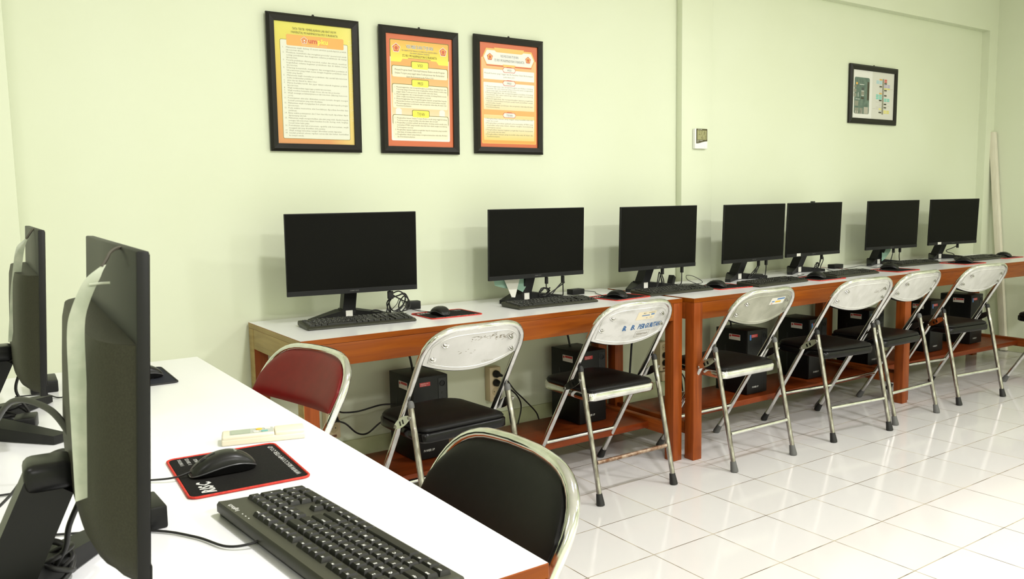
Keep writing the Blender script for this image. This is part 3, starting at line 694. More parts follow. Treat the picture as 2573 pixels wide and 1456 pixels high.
o = ribbon('ribbon', '', [(0.1218, -1.35, 1.1448), (0.1098, -1.35, 1.1261), (0.0992, -1.35, 1.0689), (0.0896, -1.35, 1.0078), (0.08, -1.35, 0.9465)], 0.016, (1, -0.15, 0.25), widths=lambda k: min(1.0, 0.4 + 3 * k) if k < 0.6 else 1.0 - 1.5 * (k - 0.6)); o.parent = t; o.matrix_parent_inverse = INV
o = MB().tube(spline([(0.1395, -1.33, 1.1615), (0.135, -1.335, 1.1620), (0.130, -1.345, 1.157), (0.121, -1.35, 1.144)]), 0.002, n=6).build('string', M['string'], t); o.matrix_parent_inverse = INV
# the two tags that show below wall monitors
t = tag(empty('paper_tag', (2.05, -0.19, 0.86)), 'white and green folded paper tag hanging below the second wall monitor', 'paper tag', 'paper tags hung on monitors')
MB().add([(-0.055, 0, 0.02), (0.05, 0, 0.02), (0.012, -0.004, -0.088), (-0.006, -0.004, -0.088)] + [(-0.055, 0.0006, 0.02), (0.05, 0.0006, 0.02), (0.012, -0.0034, -0.088), (-0.006, -0.0034, -0.088)],
         [(3, 2, 1, 0), (4, 5, 6, 7), (0, 1, 5, 4), (1, 2, 6, 5), (2, 3, 7, 6), (3, 0, 4, 7)]).build('white_flap', M['white_sticker'], t)
MB().prism([(-0.10, 0.02), (0.10, 0.02), (0.09, -0.03), (0.06, -0.07), (0.03, -0.055), (-0.04, -0.045), (-0.09, -0.03)], 0, 0.0006, M=Matrix.Translation((0.005, 0.012, 0)) @ FRONT).build('green_card', M['paper_green'], t)
t = tag(empty('paper_tag', (5.0, -0.165, 0.86)), 'pale green paper tag beside the neck of the monitor below the circuit board picture', 'paper tag', 'paper tags hung on monitors')
MB().prism([(-0.035, 0.02), (0.075, 0.02), (0.06, -0.03), (0.0, -0.075), (-0.035, -0.09)], 0, 0.0006, M=FRONT).build('green_card', M['paper_green'], t)

# ------------------------------------------------------------------ air conditioner remote
t = tag(empty('remote_control', (0.472, -1.641, 0.75), R(-15.6)), 'cream air conditioner remote lying on the foreground desk', 'remote control')
MB().box(-0.077, 0.077, -0.0245, 0.0245, 0.0, 0.0125, bevel=0.003, seg=3).build('lower_shell', M['remote'], t)
MB().box(-0.0762, 0.02, -0.0238, 0.0238, 0.0075, 0.0185, bevel=0.004, seg=3).build('upper_shell', M['remote'], t)
MB().box(0.0205, 0.0762, -0.0238, 0.0238, 0.0075, 0.0187, bevel=0.003, seg=3).build('slide_cover', M['remote'], t)
MB().prism(rrect(-0.062, 0.018, -0.017, 0.017, 0.003), 0.0183, 0.0189).build('control_panel', M['grey'], t)
MB().prism(rrect(-0.06, -0.024, -0.015, 0.015, 0.002), 0.019, 0.0194).build('display', M['lcd'], t)
MB().lathe([(0.006, 0.0), (0.006, 0.001), (0.004, 0.0016)], n=16, M=Matrix.Translation((-0.008, 0.007, 0.019))).build('button', M['yellow'], t)
MB().prism(rrect(-0.004, 0.008, -0.013, -0.006, 0.002), 0.019, 0.0202).build('button', M['teal'], t)
MB().prism(rrect(-0.019, -0.009, -0.012, -0.005, 0.002), 0.019, 0.0202).build('button', M['white_sticker'], t)
MB().prism(rrect(0.002, 0.013, 0.004, 0.012, 0.002), 0.019, 0.0202).build('button', M['white_sticker'], t)

# ------------------------------------------------------------------ folding chairs
HW = 0.2
FOOT, SH = (0.475, 0.0), (0.042, 0.70)
def fy(z): return FOOT[0] + (SH[0] - FOOT[0]) * z / SH[1]
def chair_parts(label, panel, pan, pad, feet='rubber', caps='rubber', stretcher='chrome', legs='chrome_worn', stamp=None, extra=None, low=0.632, curve=0.040):
    t = tag(empty('folding_chair'), label, 'chair', 'chrome folding chairs')
    half = [(-HW, fy(0.012), 0.012), (-HW, fy(0.2), 0.2), (-HW, fy(0.45), 0.45), (-HW, fy(0.64), 0.64)]
    half += bez((-HW, fy(0.69), 0.69), (-HW, fy(0.76), 0.757), (-HW + 0.045, -0.012, 0.788), (-HW + 0.12, -0.022, 0.790), 9)
    half += [(-0.04, -0.029, 0.7905), (0, -0.030, 0.7905)]
    path = half + [(-x, y, z) for x, y, z in reversed(half[:-1])]
    fr = MB().tube(path, 0.0112, n=16).build('frame', M['chrome'], t, sharp=80)
    d = Vector((0, FOOT[0] - SH[0], -SH[1])).normalized()
    Q = Vector((0, 0, -1)).rotation_difference(d).to_matrix().to_4x4()
    prof = [(0.0125, 0.0), (0.0165, -0.042), (0.0165, -0.047), (0.013, -0.05)]
    for s in (-1, 1):
        zt = 0.046
        MB().lathe([(0.0128, 0.0), (0.0135, -0.01), (0.0165, -0.04), (0.016, -0.049)], n=14, M=Matrix.Translation((s * HW, fy(0.043), 0.043)) @ Q.inverted().to_3x3().to_4x4() if False else Matrix.Translation((s * HW, fy(0.0455), 0.0455)) @ Q).build('rubber_foot', M[feet], fr)
    # rear legs
    RL = [(0.0, 0.004), (0.036, 0.165), (0.092, 0.415), (0.104, 0.46), (0.118, 0.525)]
    dr = Vector((0, -0.036, -0.165)).normalized(); Qr = Vector((0, 0, -1)).rotation_difference(dr).to_matrix().to_4x4()
    for s in (-1, 1):
        lg = MB().tube([(s * (HW + 0.0015), y, z) for y, z in spline2(RL)], 0.0108, n=14).build('leg', M[legs], t, sharp=80)
        MB().lathe([(0.0125, 0.0), (0.0135, -0.01), (0.0168, -0.038), (0.0165, -0.046)], n=14, M=Matrix.Translation((s * (HW + 0.0015), 0.0103, 0.0455)) @ Qr).build('rubber_foot', M[feet], lg)
        MB().lathe([(0.0122, 0.0), (0.0122, 0.012), (0.0105, 0.02), (0.006, 0.0245)], n=14, M=Matrix.Translation((s * (HW + 0.0015), 0.1165, 0.517)) @ Matrix.Rotation(R(-12), 4, 'X')).build('end_cap', M[caps], lg)
        # hinge plate on the outside, between leg and frame
        x = s * (HW + 0.0145)
        a, b2 = Vector((0.110, 0.487)), Vector((0.205, 0.437))
        dirv = (b2 - a).normalized(); nv = Vector((-dirv.y, dirv.x))
        poly = []
        for k in range(13):
            q = -0.12 + 1.24 * k / 12; poly.append(a + (b2 - a) * q + nv * 0.017 * math.sin(math.pi * k / 12) ** 0.6)
        for k in range(11, 0, -1):
            q = -0.12 + 1.24 * k / 12; poly.append(a + (b2 - a) * q - nv * 0.015 * math.sin(math.pi * k / 12) ** 0.6)
        YZ = Matrix(((0, 0, 1, x), (1, 0, 0, 0), (0, 1, 0, 0), (0, 0, 0, 1)))
        hp = MB().prism([(p.x, p.y) for p in poly], -0.0015, 0.0015, M=YZ).build('hinge_plate', M['chrome'], t)
        for q in (0.42, 0.62):
            c_ = a + (b2 - a) * q; e1, e2 = dirv * 0.0045, nv * 0.0075
            MB().prism([tuple(c_ - e1 - e2), tuple(c_ + e1 - e2), tuple(c_ + e1 + e2), tuple(c_ - e1 + e2)], 0.0016 if s > 0 else -0.002, 0.002 if s > 0 else -0.0016, M=YZ).build('slot', M['enamel_black'], hp)
        for pt in (a, b2):
            MB().lathe([(0.0065, -0.0045), (0.0065, 0.002), (0.0045, 0.0045)] if s > 0 else [(0.0045, -0.0045), (0.0065, -0.002), (0.0065, 0.0045)], n=12, M=YZ @ Matrix.Translation((pt.x, pt.y, 0))).build('rivet', M['rivet'], hp)
    MB().tube([(-HW + 0.01, 0.0355, 0.162), (HW - 0.01, 0.0355, 0.162)], 0.0085, n=12).build('rear_stretcher', M[stretcher], t, sharp=80)
    MB().tube([(-HW + 0.01, fy(0.165), 0.165), (HW - 0.01, fy(0.165), 0.165)], 0.0085, n=12).build('front_stretcher', M['chrome'], t, sharp=80)
    # seat
    def seat_poly(ins, y0=0.085, y1=0.440):
        w0, w1 = 0.182 - ins, 0.176 - ins
        pts = []
        for cx, cy, a0, r in ((w1 - 0.07, y1 - ins - 0.07, 0, 0.07), (-w1 + 0.07, y1 - ins - 0.07, 90, 0.07), (-w0 + 0.035, y0 + ins + 0.035, 180, 0.035), (w0 - 0.035, y0 + ins + 0.035, 270, 0.035)):
            for k in range(7):
                an = R(a0 + 15 * k); pts.append((cx + r * math.cos(an), cy + r * math.sin(an)))
        return pts
    def loft(layers, mat_=0):
        mb = MB(); n = len(layers[0][0]); vs = []; fs = []
        for poly, z in layers: vs += [(x, y, z if not callable(z) else z(x, y)) for x, y in poly]
        for i in range(len(layers) - 1):
            for k in range(n):
                k2 = (k + 1) % n
                fs.append((i * n + k, i * n + k2, (i + 1) * n + k2, (i + 1) * n + k))
        fs.append(tuple(reversed(range(n)))); fs.append(tuple((len(layers) - 1) * n + k for k in range(n)))
        return mb.add(vs, fs)
    loft([(seat_poly(0.004), 0.394), (seat_poly(0.0), 0.398), (seat_poly(0.0), 0.423), (seat_poly(0.004), 0.428)]).build('seat_pan', M[pan], t, sharp=50)
    loft([(seat_poly(0.006), 0.4285), (seat_poly(0.004), 0.434), (seat_poly(0.009), 0.4425), (seat_poly(0.022), 0.4475), (seat_poly(0.05), 0.4505), (seat_poly(0.1), 0.452)]).build('seat_cushion', M[pad], t, sharp=80)
    # backrest: metal panel behind, padded face in front
    prof_ = [(abs(x), z) for x, y, z in half if z > 0.655]
    prof_.sort()
    def zt(x):
        a = abs(x)
        z = prof_[0][1]
        for (xa, za), (xb, zb_) in zip(prof_, prof_[1:]):
            if xa <= a <= xb: z = za + (zb_ - za) * (a - xa) / max(1e-6, xb - xa); break
        else:
            if a > prof_[-1][0]: z = prof_[-1][1]
        return min(z - 0.006 - 0.012 * (a / 0.194) ** 4, 0.785)
    PW = 0.194
    def zb(x): return low + curve * (abs(x) / PW) ** 2
    def by(x, z): return fy(z) - 0.030 * (1 - (x / PW) ** 2) * min(1, (0.84 - z) / 0.1 + 0.55) + 0.003
    nu, nv_ = 34, 12
    def sheet(off, ins=0.0, puff=0.0):
        rows = []
        for j in range(nv_ + 1):
            v = j / nv_; row = []
            for i in range(nu + 1):
                u = math.sin(math.pi / 2 * (-1 + 2 * i / nu)); x = u * (PW - ins)
                z = zb(x) + ins + (zt(x) - zb(x) - 2 * ins) * v
                pf = puff * (1 - u ** 6) * (1 - (2 * v - 1) ** 6)
                row.append((x, by(x, z) + off + pf, z))
            rows.append(row)
        return rows
    def closed(a, b_):
        mb = MB(); mb.grid(a, flip=False); mb.grid(b_, flip=True)
        ring = lambda g: g[0] + [r[-1] for r in g[1:]] + list(reversed(g[-1][:-1])) + [r[0] for r in reversed(g[1:-1])]
        ra, rb = ring(a), ring(b_); n = len(ra)
        mb.add(ra + rb, [(i, n + i, n + (i + 1) % n, (i + 1) % n) for i in range(n)])
        return mb
    pn = closed(sheet(-0.002), sheet(0.0012)).build('back_panel', M[panel], t, sharp=50)
    def pad_sheet(off, ins=0.0, puff=0.0):
        rows = []
        for j in range(nv_ + 1):
            v = j / nv_; row = []
            for i in range(nu + 1):
                u = math.sin(math.pi / 2 * (-1 + 2 * i / nu)); x = u * (0.199 - ins)
                top = zt(min(abs(x), 0.1935)) + 0.004 - 0.02 * max(0, (abs(x) - 0.19) / 0.009) ** 2 * 0.5
                z = zb(x) - 0.006 + ins + (top - zb(x) + 0.006 - 2 * ins) * v
                pf = puff * (1 - u ** 6) * (1 - (2 * v - 1) ** 6)
                row.append((x, by(min(abs(x), PW), z) + off + pf, z))
            rows.append(row)
        return rows
    closed(pad_sheet(0.0014, 0.004), pad_sheet(0.015, 0.002, 0.009)).build('back_cushion', M[pad], t, sharp=70)
    # raised rim line pressed into the panel, and four rivets
    rim = []
    for k in range(41):
        u = -1 + 2 * k / 40; x = u * 0.172; z = zb(x) + 0.012; rim.append((x, by(x, z) - 0.0022, z))
    for k in range(41):
        u = 1 - 2 * k / 40; x = u * 0.172; z = zt(x) - 0.016; rim.append((x, by(x, z) - 0.0022, z))
    MB().tube(rim, 0.0016, n=6, closed=True).build('pressed_rim', M[panel], pn, sharp=80)
    for x, z in ((-0.160, 0.690), (-0.132, 0.738), (0.160, 0.690), (0.132, 0.738)):
        y = by(x, z)
        ang = math.atan2(2 * 0.030 * x / PW ** 2, 1.0)
        T = Matrix.Translation((x, y - 0.0022, z)) @ Matrix.Rotation(ang, 4, 'Z') @ Matrix.Rotation(R(-32), 4, 'X') @ FRONT
        MB().lathe([(0.0125, -0.001), (0.0125, 0.0012), (0.009, 0.0022), (0.0075, 0.0014), (0.0065, 0.0014), (0.006, 0.0045), (0.0035, 0.0055)], n=18, M=T).build('rivet', M['rivet'], pn)
    def on_panel(fn, name, matl, th=0.0026, par=None):
        """a print laid on the back of the panel: drawn in (x, z), wrapped on the curved sheet"""
        mb = MB(); fn(mb)
        mb.v = [(x, by(x, z) - th - d_, z) for x, z, d_ in mb.v]
        return mb.build(name, matl, par or pn, sharp=80)
    if stamp:
        on_panel(lambda mb: mb.text(stamp, 0.012, 0.035, 0.653, 0, width=0.055), 'embossed_stamp', M['emboss'], 0.0024)
    if extra: extra(on_panel, pn)
    return t
def spline2(pts):
    return [(p.x, p.y) for p in spline([(a, b_, 0) for a, b_ in pts], 6)]

def strips(mb, x0, x1, z0, z1, nx=8, nz=2, d=0.0):
    P = [[(x0 + (x1 - x0) * i / nx, z0 + (z1 - z0) * j / nz, d) for i in range(nx + 1)] for j in range(nz + 1)]
    mb.grid(P)
def scratches(seed, spots):
    def fn(on_panel, pn):
        rnd = random.Random(seed)
        def draw(mb):
            for x, z, w, n in spots:
                for k in range(n):
                    cx, cz = x + rnd.uniform(-w, w), z + rnd.gauss(0, 0.005)
                    l, h, a = rnd.uniform(0.001, 0.006), rnd.uniform(0.0004, 0.0011), rnd.uniform(-0.3, 0.5)
                    mb.flat([(cx - l, cz - h - a * l), (cx + l, cz - h * 0.3 + a * l), (cx + l * 0.6, cz + h + a * l * 0.6), (cx - l * 0.8, cz + h * 0.4 - a * l * 0.8)], 0.0)
        on_panel(draw, 'scratch_marks', M['scratch'], 0.0024)
    return fn
def ex_blue(on_panel, pn):
    on_panel(lambda mb: (mb.text('R', 0.030, -0.062, 0.678, 0, bold=0.03, width=0.020), mb.text('B.', 0.030, -0.020, 0.678, 0, bold=0.03, width=0.024), mb.text('PERGURITAN', 0.030, 0.018, 0.678, 0, bold=0.03, width=0.140)), 'stencilled_letters', mat('blue_paint', (44, 96, 150), 0.5), 0.0026)
    o = on_panel(lambda mb: strips(mb, -0.016, 0.088, 0.719, 0.753), 'inventory_sticker', mat('sticker_cream', (226, 214, 186), 0.5), 0.0026)
    on_panel(lambda mb: (strips(mb, 0.010, 0.054, 0.7345, 0.7385, d=0.0003), strips(mb, 0.061, 0.082, 0.736, 0.742, d=0.0003)), 'sticker_print', M['blue_sticker'], 0.0026, o)
    on_panel(lambda mb: (mb.text('PKU', 0.008, 0.014, 0.743, 0.0003, bold=0.01), mb.text('MUHAMMADIYAH', 0.006, 0.044, 0.745, 0.0003, maxw=0.038), mb.text('001', 0.007, 0.038, 0.723, 0.0003), mb.text('B-12', 0.007, 0.061, 0.724, 0.0003)), 'sticker_text', M['meter_face'], 0.0026, o)
    def frame(mb):
        for a in ((0.016, 0.100, 0.642, 0.643), (0.016, 0.100, 0.667, 0.668), (0.016, 0.017, 0.642, 0.668), (0.099, 0.100, 0.642, 0.668)): strips(mb, *a)
        mb.text('Sinarsan', 0.016, 0.024, 0.650, 0, width=0.068)
    on_panel(frame, 'embossed_stamp', M['scratch'], 0.0024)
def ex_sticker(on_panel, pn):
    o = on_panel(lambda mb: strips(mb, 0.006, 0.112, 0.722, 0.754), 'inventory_sticker', M['white_sticker'], 0.0026)
    on_panel(lambda mb: (strips(mb, 0.048, 0.108, 0.743, 0.750, d=0.0003), strips(mb, 0.016, 0.036, 0.733, 0.738, d=0.0003)), 'sticker_print', M['blue_sticker'], 0.0026, o)
    on_panel(lambda mb: strips(mb, 0.042, 0.084, 0.730, 0.738, d=0.0003), 'sticker_band', M['yellow'], 0.0026, o)
    on_panel(lambda mb: mb.text('TKJ', 0.008, 0.016, 0.7235, 0.0003, bold=0.02), 'sticker_text', M['red_sticker'], 0.0026, o)
def place(t, x, y, a): t.location = (x, y, 0); t.rotation_euler.z = R(a); return t
place(chair_parts('chrome folding chair with scratched silver back, leftmost of those facing the wall tables', 'panel_silver', 'enamel_black', 'vinyl_black', 'rubber', 'rubber_grey', stamp='Chitose', extra=scratches(1, ((0.01, 0.752, 0.05, 40), (0.10, 0.742, 0.045, 70), (-0.04, 0.705, 0.04, 8)))), 1.434, -0.891, 2.5)
place(chair_parts('chrome folding chair with blue stencilled letters and a sticker on its silver back', 'panel_scratch', 'chrome', 'vinyl_black', 'rubber', 'rubber', stretcher='rusty', extra=ex_blue, low=0.614, curve=0.034), 2.238, -0.803, 0)
place(chair_parts('chrome folding chair with a dull grey back carrying a white and yellow sticker', 'panel_dull', 'chrome', 'vinyl_black', 'rubber_grey', 'rubber_grey', stamp='Chitose', extra=ex_sticker), 2.965, -0.853, -0.5)
place(chair_parts('chrome folding chair with black seat and small scratches on its pale back, fourth from left', 'panel_white', 'enamel_black', 'vinyl_black', 'rubber', 'rubber', extra=scratches(4, ((0.09, 0.725, 0.03, 34),))), 3.688, -0.872, -7)
place(chair_parts('chrome folding chair with grey rubber feet beside the leg joining the second and third tables', 'panel_white', 'enamel_black', 'vinyl_black', 'rubber_grey', 'rubber_grey', stamp='Chitose'), 4.206, -0.858, 0)
place(chair_parts('chrome folding chair nearest the plank in the right corner, pale back', 'panel_white', 'enamel_black', 'vinyl_black', 'rubber', 'rubber', stamp='Chitose'), 4.864, -0.873, -7)
place(chair_parts('folding chair cut by the right photo edge, only a black seat corner and leg visible', 'panel_white', 'enamel_black', 'vinyl_black', 'rubber_grey', 'rubber'), 5.675, -1.18, 0)
place(chair_parts('folding chair with a wine red padded back at the foreground desk', 'panel_silver', 'enamel_black', 'vinyl_red', low=0.655, curve=0.008), 0.816, -0.991, 102.2)
place(chair_parts('folding chair with a large black padded back in the near foreground', 'panel_silver', 'enamel_black', 'vinyl_black'), 0.745, -2.092, 88.8)

# ------------------------------------------------------------------ computer towers on the shelves
def tower(x, y, label, blue=False):
    """x, y: front left bottom corner"""
    t = tag(empty('computer_tower', (x, y, 0.1532)), label, 'computer tower', 'black computer towers')
    W_, D_, H_ = 0.160, 0.215, 0.345
    MB().box(0, W_, 0.012, D_, 0.004, H_, bevel=0.002).build('case', M['pc'], t)
    fp = MB().box(0, W_, 0.0, 0.0118, 0.004, H_, bevel=0.003).build('front_panel', M['pc_front'], t)
    bpn = MB().box(W_ - 0.045, W_ - 0.008, -0.0015, -0.0002, 0.18, H_ - 0.012, bevel=0.0005, seg=1).build('button_panel', M['pc_strip'], t)
    MB().lathe([(0.012, 0), (0.012, 0.002), (0.0095, 0.003), (0.0088, 0.0012)], n=20, M=Matrix.Translation((W_ - 0.0265, -0.0015, H_ - 0.035)) @ FRONT).build('power_button', M['pc_front'], bpn)
    for k, (a, b_) in enumerate(((0.004, 0.004), (0.0018, 0.009), (0.004, 0.004))):
        MB().box(W_ - 0.0265 - a, W_ - 0.0265 + a, -0.0026, -0.0016, H_ - 0.075 - k * 0.026 - b_, H_ - 0.075 - k * 0.026 + b_).build('port', M['rubber'], bpn)
    MB().text('POWER UP', 0.013, 0.04, 0.035, 0.0004, width=0.05, shear=0.25, bold=0.015, M=FRONT).build('brand_mark', M['logo_white'], fp)
    s = MB().box(0.030, 0.078, -0.0008, -0.0001, H_ - 0.038, H_ - 0.022).build('red_label', M['red_sticker'], fp)
    MB().text('WARRANTY VOID', 0.005, 0.033, H_ - 0.029, 0.0011, maxw=0.036, M=FRONT).text('IF REMOVED', 0.005, 0.033, H_ - 0.0355, 0.0011, maxw=0.03, M=FRONT).build('label_text', M['white_sticker'], s)
    if blue:
        MB().box(0.016, 0.028, -0.0008, -0.0001, H_ - 0.050, H_ - 0.022).build('blue_label', M['blue_sticker'], fp)
    LEFT = Matrix(((0, 0, -1, 0), (-1, 0, 0, 0), (0, 1, 0, 0), (0, 0, 0, 1)))        # drawing x -> -Y, faces -X
    s = MB().box(-0.125, -0.05, H_ - 0.056, H_ - 0.026, 0.0001, 0.0009, M=LEFT).build('side_label', M['white_sticker'], t)
    MB().box(-0.106, -0.052, H_ - 0.038, H_ - 0.028, 0.0009, 0.0012, M=LEFT).lathe([(0.006, 0.0009), (0.006, 0.0012)], n=14, M=LEFT @ Matrix.Translation((-0.116, H_ - 0.036, 0))).build('label_header', M['red_sticker'], s)
    MB().box(-0.155, -0.145, 0.03, H_ - 0.09, 0.0001, 0.0008, M=LEFT).build('side_strip', M['pc_strip'], t)  # thin lighter strip down the left side of the case
    for a in (0.012, W_ - 0.03):
        for b_ in (0.02, D_ - 0.04):
            MB().box(a, a + 0.018, b_, b_ + 0.018, 0, 0.004).build('foot', M['rubber'], t)
    return t
PCS = [(1.485, -0.300, 'black computer tower left of the first power strip, behind the leftmost chrome chair', False), (2.355, -0.283, 'black computer tower behind the chair with blue stencilled letters', False),
       (3.416, -0.373, 'black computer tower behind the chair with the dull grey back', True), (3.988, -0.338, 'black computer tower between the grey backed chair and the scratched chair', True),
       (4.572, -0.335, 'black computer tower leftmost on the third shelf, half hidden behind a chair back', True), (5.280, -0.330, 'black computer tower in the middle of the third shelf', True),
       (5.776, -0.340, 'black computer tower rightmost on the third shelf, near the corner', True)]
for x, y, l, bl in PCS: tower(x, y, l, bl)

# ------------------------------------------------------------------ power strips, plugs
def strip_at(x, z0, z1, label, plugs, w=0.062):
    t = tag(empty('power_strip', (x, -0.0005, z0)), label, 'power strip', 'wall power strips')
    h = z1 - z0
    MB().box(-w/2, w/2, -0.045, 0.0, 0, h, bevel=0.004).build('housing', M['socket'], t)
    n = 3
    for k in range(n):
        zc = h - 0.03 - k * 0.042
        F = Matrix.Translation((0, -0.0452, zc)) @ FRONT
        so = MB().lathe([(0.0195, 0.0), (0.0195, 0.0008), (0.0175, 0.001), (0.0168, 0.0004)], n=24, M=F).build('socket', M['socket_side'], t)
        mb = MB()
        for s in (-1, 1): mb.lathe([(0.0025, 0.0005), (0.0025, 0.0012)], n=10, M=F @ Matrix.Translation((s * 0.008, 0, 0)))
        mb.build('socket_hole', M['rubber'], so)
    MB().box(-0.012, 0.012, -0.0465, -0.0448, 0.008, 0.018, bevel=0.0008).build('switch', mat('switch_brown', (120, 78, 50), 0.4), t)
    return t
def plug(x, z, label, pts):
    t = tag(empty('power_cable', (x, -0.048, z)), label, 'power cable', 'black power cables')
    MB().lathe([(0.0165, 0.0), (0.0165, 0.014), (0.013, 0.022), (0.0085, 0.034), (0.006, 0.05), (0.0045, 0.06)], n=18, M=Matrix.Rotation(R(90), 4, 'X') @ Matrix.Rotation(R(0), 4, 'Y')).build('plug_head', M['rubber'], t)
    cable(pts, t, 0.0036)
    return t
strip_at(2.045, 0.272, 0.432, 'beige three socket power strip on the wall beneath the first table, two plugs in it', 2)
plug(2.045, 0.402, 'black plug in the top socket of the first power strip, its cable hanging right', [(2.045, -0.105, 0.402), (2.05, -0.12, 0.395), (2.10, -0.12, 0.33), (2.16, -0.11, 0.275), (2.24, -0.09, 0.20), (2.26, -0.09, 0.158)])
plug(2.045, 0.360, 'black plug in the middle socket of the first power strip', [(2.045, -0.105, 0.360), (2.06, -0.12, 0.35), (2.12, -0.11, 0.30), (2.15, -0.10, 0.24), (2.13, -0.10, 0.158)])
strip_at(3.135, 0.272, 0.430, 'beige power strip on the wall behind the table legs left of the pillar', 2)
plug(3.135, 0.358, 'black plug in the middle socket of the power strip by the table legs', [(3.135, -0.105, 0.358), (3.14, -0.12, 0.35), (3.18, -0.12, 0.30), (3.2, -0.11, 0.22), (3.22, -0.1, 0.158)])
plug(3.135, 0.316, 'black plug in the lowest socket of the power strip by the table legs', [(3.135, -0.105, 0.316), (3.15, -0.12, 0.30), (3.19, -0.14, 0.24), (3.2, -0.14, 0.158)])
strip_at(1.245, 0.235, 0.395, 'beige power strip on the wall left of the first computer tower, behind the red chair', 1)
plug(1.245, 0.365, 'black power cable running from the strip by the red chair to the first computer tower', [(1.245, -0.105, 0.365), (1.26, -0.12, 0.36), (1.33, -0.11, 0.352), (1.43, -0.1, 0.36), (1.483, -0.12, 0.36)])
plug(1.245, 0.323, 'thin black cable sagging in a loop right of the strip by the red chair', [(1.245, -0.105, 0.323), (1.27, -0.12, 0.31), (1.32, -0.11, 0.262), (1.37, -0.1, 0.25), (1.43, -0.1, 0.285), (1.483, -0.12, 0.31)])
t = tag(empty('junction_box', (3.17, -0.0005, 0.2)), 'small pale junction box low on the wall under the second power strip', 'junction box')
MB().box(-0.035, 0.035, -0.03, 0.0, 0.008, 0.06, bevel=0.008).build('cover', M['socket'], t)
MB().box(-0.006, 0.006, -0.02, -0.002, 0.06, 0.072, bevel=0.001).build('inlet', M['socket'], t)
# data cables dropping behind the table to the towers
for i, (x, y, l) in enumerate(((1.58, -0.115, 'short black cable rising behind the first computer tower'), (2.44, -0.105, 'short black cable rising behind the tower under the stencilled chair'), (3.50, -0.19, 'short black cable rising behind the tower at the grey backed chair'))):
    o = MB().tube(spline([(0, 0.0, 0.498), (-0.01, 0.01, 0.56), (-0.03, 0.03, 0.60), (-0.045, 0.04, 0.724)]), 0.005, n=8).build('tower_cable', M['cable'])
    o.location = (x, y, 0); tag(o, l, 'cable', 'cables behind the towers')
o = MB().tube(spline([(2.7205, -0.25, 0.72), (2.721, -0.26, 0.6), (2.7205, -0.24, 0.5), (2.722, -0.23, 0.42), (2.7205, -0.22, 0.3)]), 0.005, n=8).build('hanging_cable', M['cable'])
tag(o, 'black cable hanging in the gap between the first two tables', 'cable')

# ------------------------------------------------------------------ framed posters
def tex_frame(name, x0, x1, z0, z1, bar, label, tilt, cat='framed poster', group='framed posters'):
    w, h = (x1 - x0), (z1 - z0)
    t = tag(empty(name, (x0, -0.004, z0)), label, cat, group)
    t.rotation_euler.x = R(tilt)
    F = FRONT
    mb = MB(); out = [(0, 0), (w, 0), (w, h), (0, h)]; inn = [(bar, bar), (w - bar, bar), (w - bar, h - bar), (bar, h - bar)]
    mid = [(bar * .35, bar * .35), (w - bar * .35, bar * .35), (w - bar * .35, h - bar * .35), (bar * .35, h - bar * .35)]
    rings = [[(x, y, 0.0) for x, y in out], [(x, y, 0.010) for x, y in out], [(x, y, 0.018) for x, y in mid], [(x, y, 0.012) for x, y in inn], [(x, y, 0.0) for x, y in inn]]
    vs = [p for r in rings for p in r]; fs = []
    for k in range(4):
        for i in range(4):
            j = (i + 1) % 4; fs.append((k * 4 + i, k * 4 + j, (k + 1) * 4 + j, (k + 1) * 4 + i))
    mb.add(vs, fs, 0, F); mb.build('frame', M['frame'], t, sharp=20)
    MB().prism([(w/2 - 0.008, h - 0.004), (w/2 + 0.008, h - 0.004), (w/2 + 0.003, h + 0.007), (w/2 - 0.003, h + 0.007)], 0.001, 0.004, M=F).build('hanger', M['frame'], t)
    return t, w, h
def emblem(mb, cx, cy, r, z, edge, ring, core, F):
    pent = lambda k: [(cx + k * math.sin(2 * math.pi * i / 5), cy + k * math.cos(2 * math.pi * i / 5)) for i in range(5)]
    circ = lambda k: [(cx + k * math.cos(2 * math.pi * i / 20), cy + k * math.sin(2 * math.pi * i / 20)) for i in range(20)]
    mb.flat(pent(r * 1.16), z, edge[0], F); mb.flat(pent(r), z + 0.0002, edge[1], F)
    mb.flat(circ(r * 0.68), z + 0.0004, ring, F); mb.flat(circ(r * 0.42), z + 0.0006, edge[1], F); mb.flat(circ(r * 0.26), z + 0.0008, core, F)
    mb.flat([(cx - r * .12, cy - r * .72), (cx + r * .12, cy - r * .72), (cx + r * .3, cy - r * .5), (cx - r * .3, cy - r * .5)], z + 0.0008, core, F)
def lines(mb, items, x, y, w, lh, size, z, mt, F, num=True, ind=0.0):
    """numbered rules: every line but the last of an item is justified to the column"""
    n = 0
    for it in items:
        n += 1
        if num: mb.text('%d.' % n, size, x, y, z, mt, F)
        for k, s in enumerate(it):
            last = k == len(it) - 1
            if last: mb.text(s, size, x + ind, y, z, mt, F, maxw=w - ind)
            else: mb.text(s, size, x + ind, y, z, mt, F, width=w - ind)
            y -= lh
    return y
INK = mat('poster_ink', (128, 126, 96), 0.5); INKD = mat('poster_title_ink', (78, 74, 40), 0.5); CREAM = mat('poster_panel', (224, 225, 208), 0.4)
PORANGE = mat('poster_orange', (208, 108, 66), 0.4); PYEL = mat('poster_yellow', (238, 230, 84), 0.4); PLINE = mat('poster_olive_line', (116, 112, 44), 0.4)
PWHITE = mat('poster_white', (228, 227, 220), 0.4); PRED = mat('poster_red', (206, 96, 66), 0.4); PTAN = mat('poster_tan_orange', (230, 172, 88), 0.4)
PLAV = mat('poster_lavender', (196, 186, 196), 0.4)
TILTP = -3.3 * 0.52
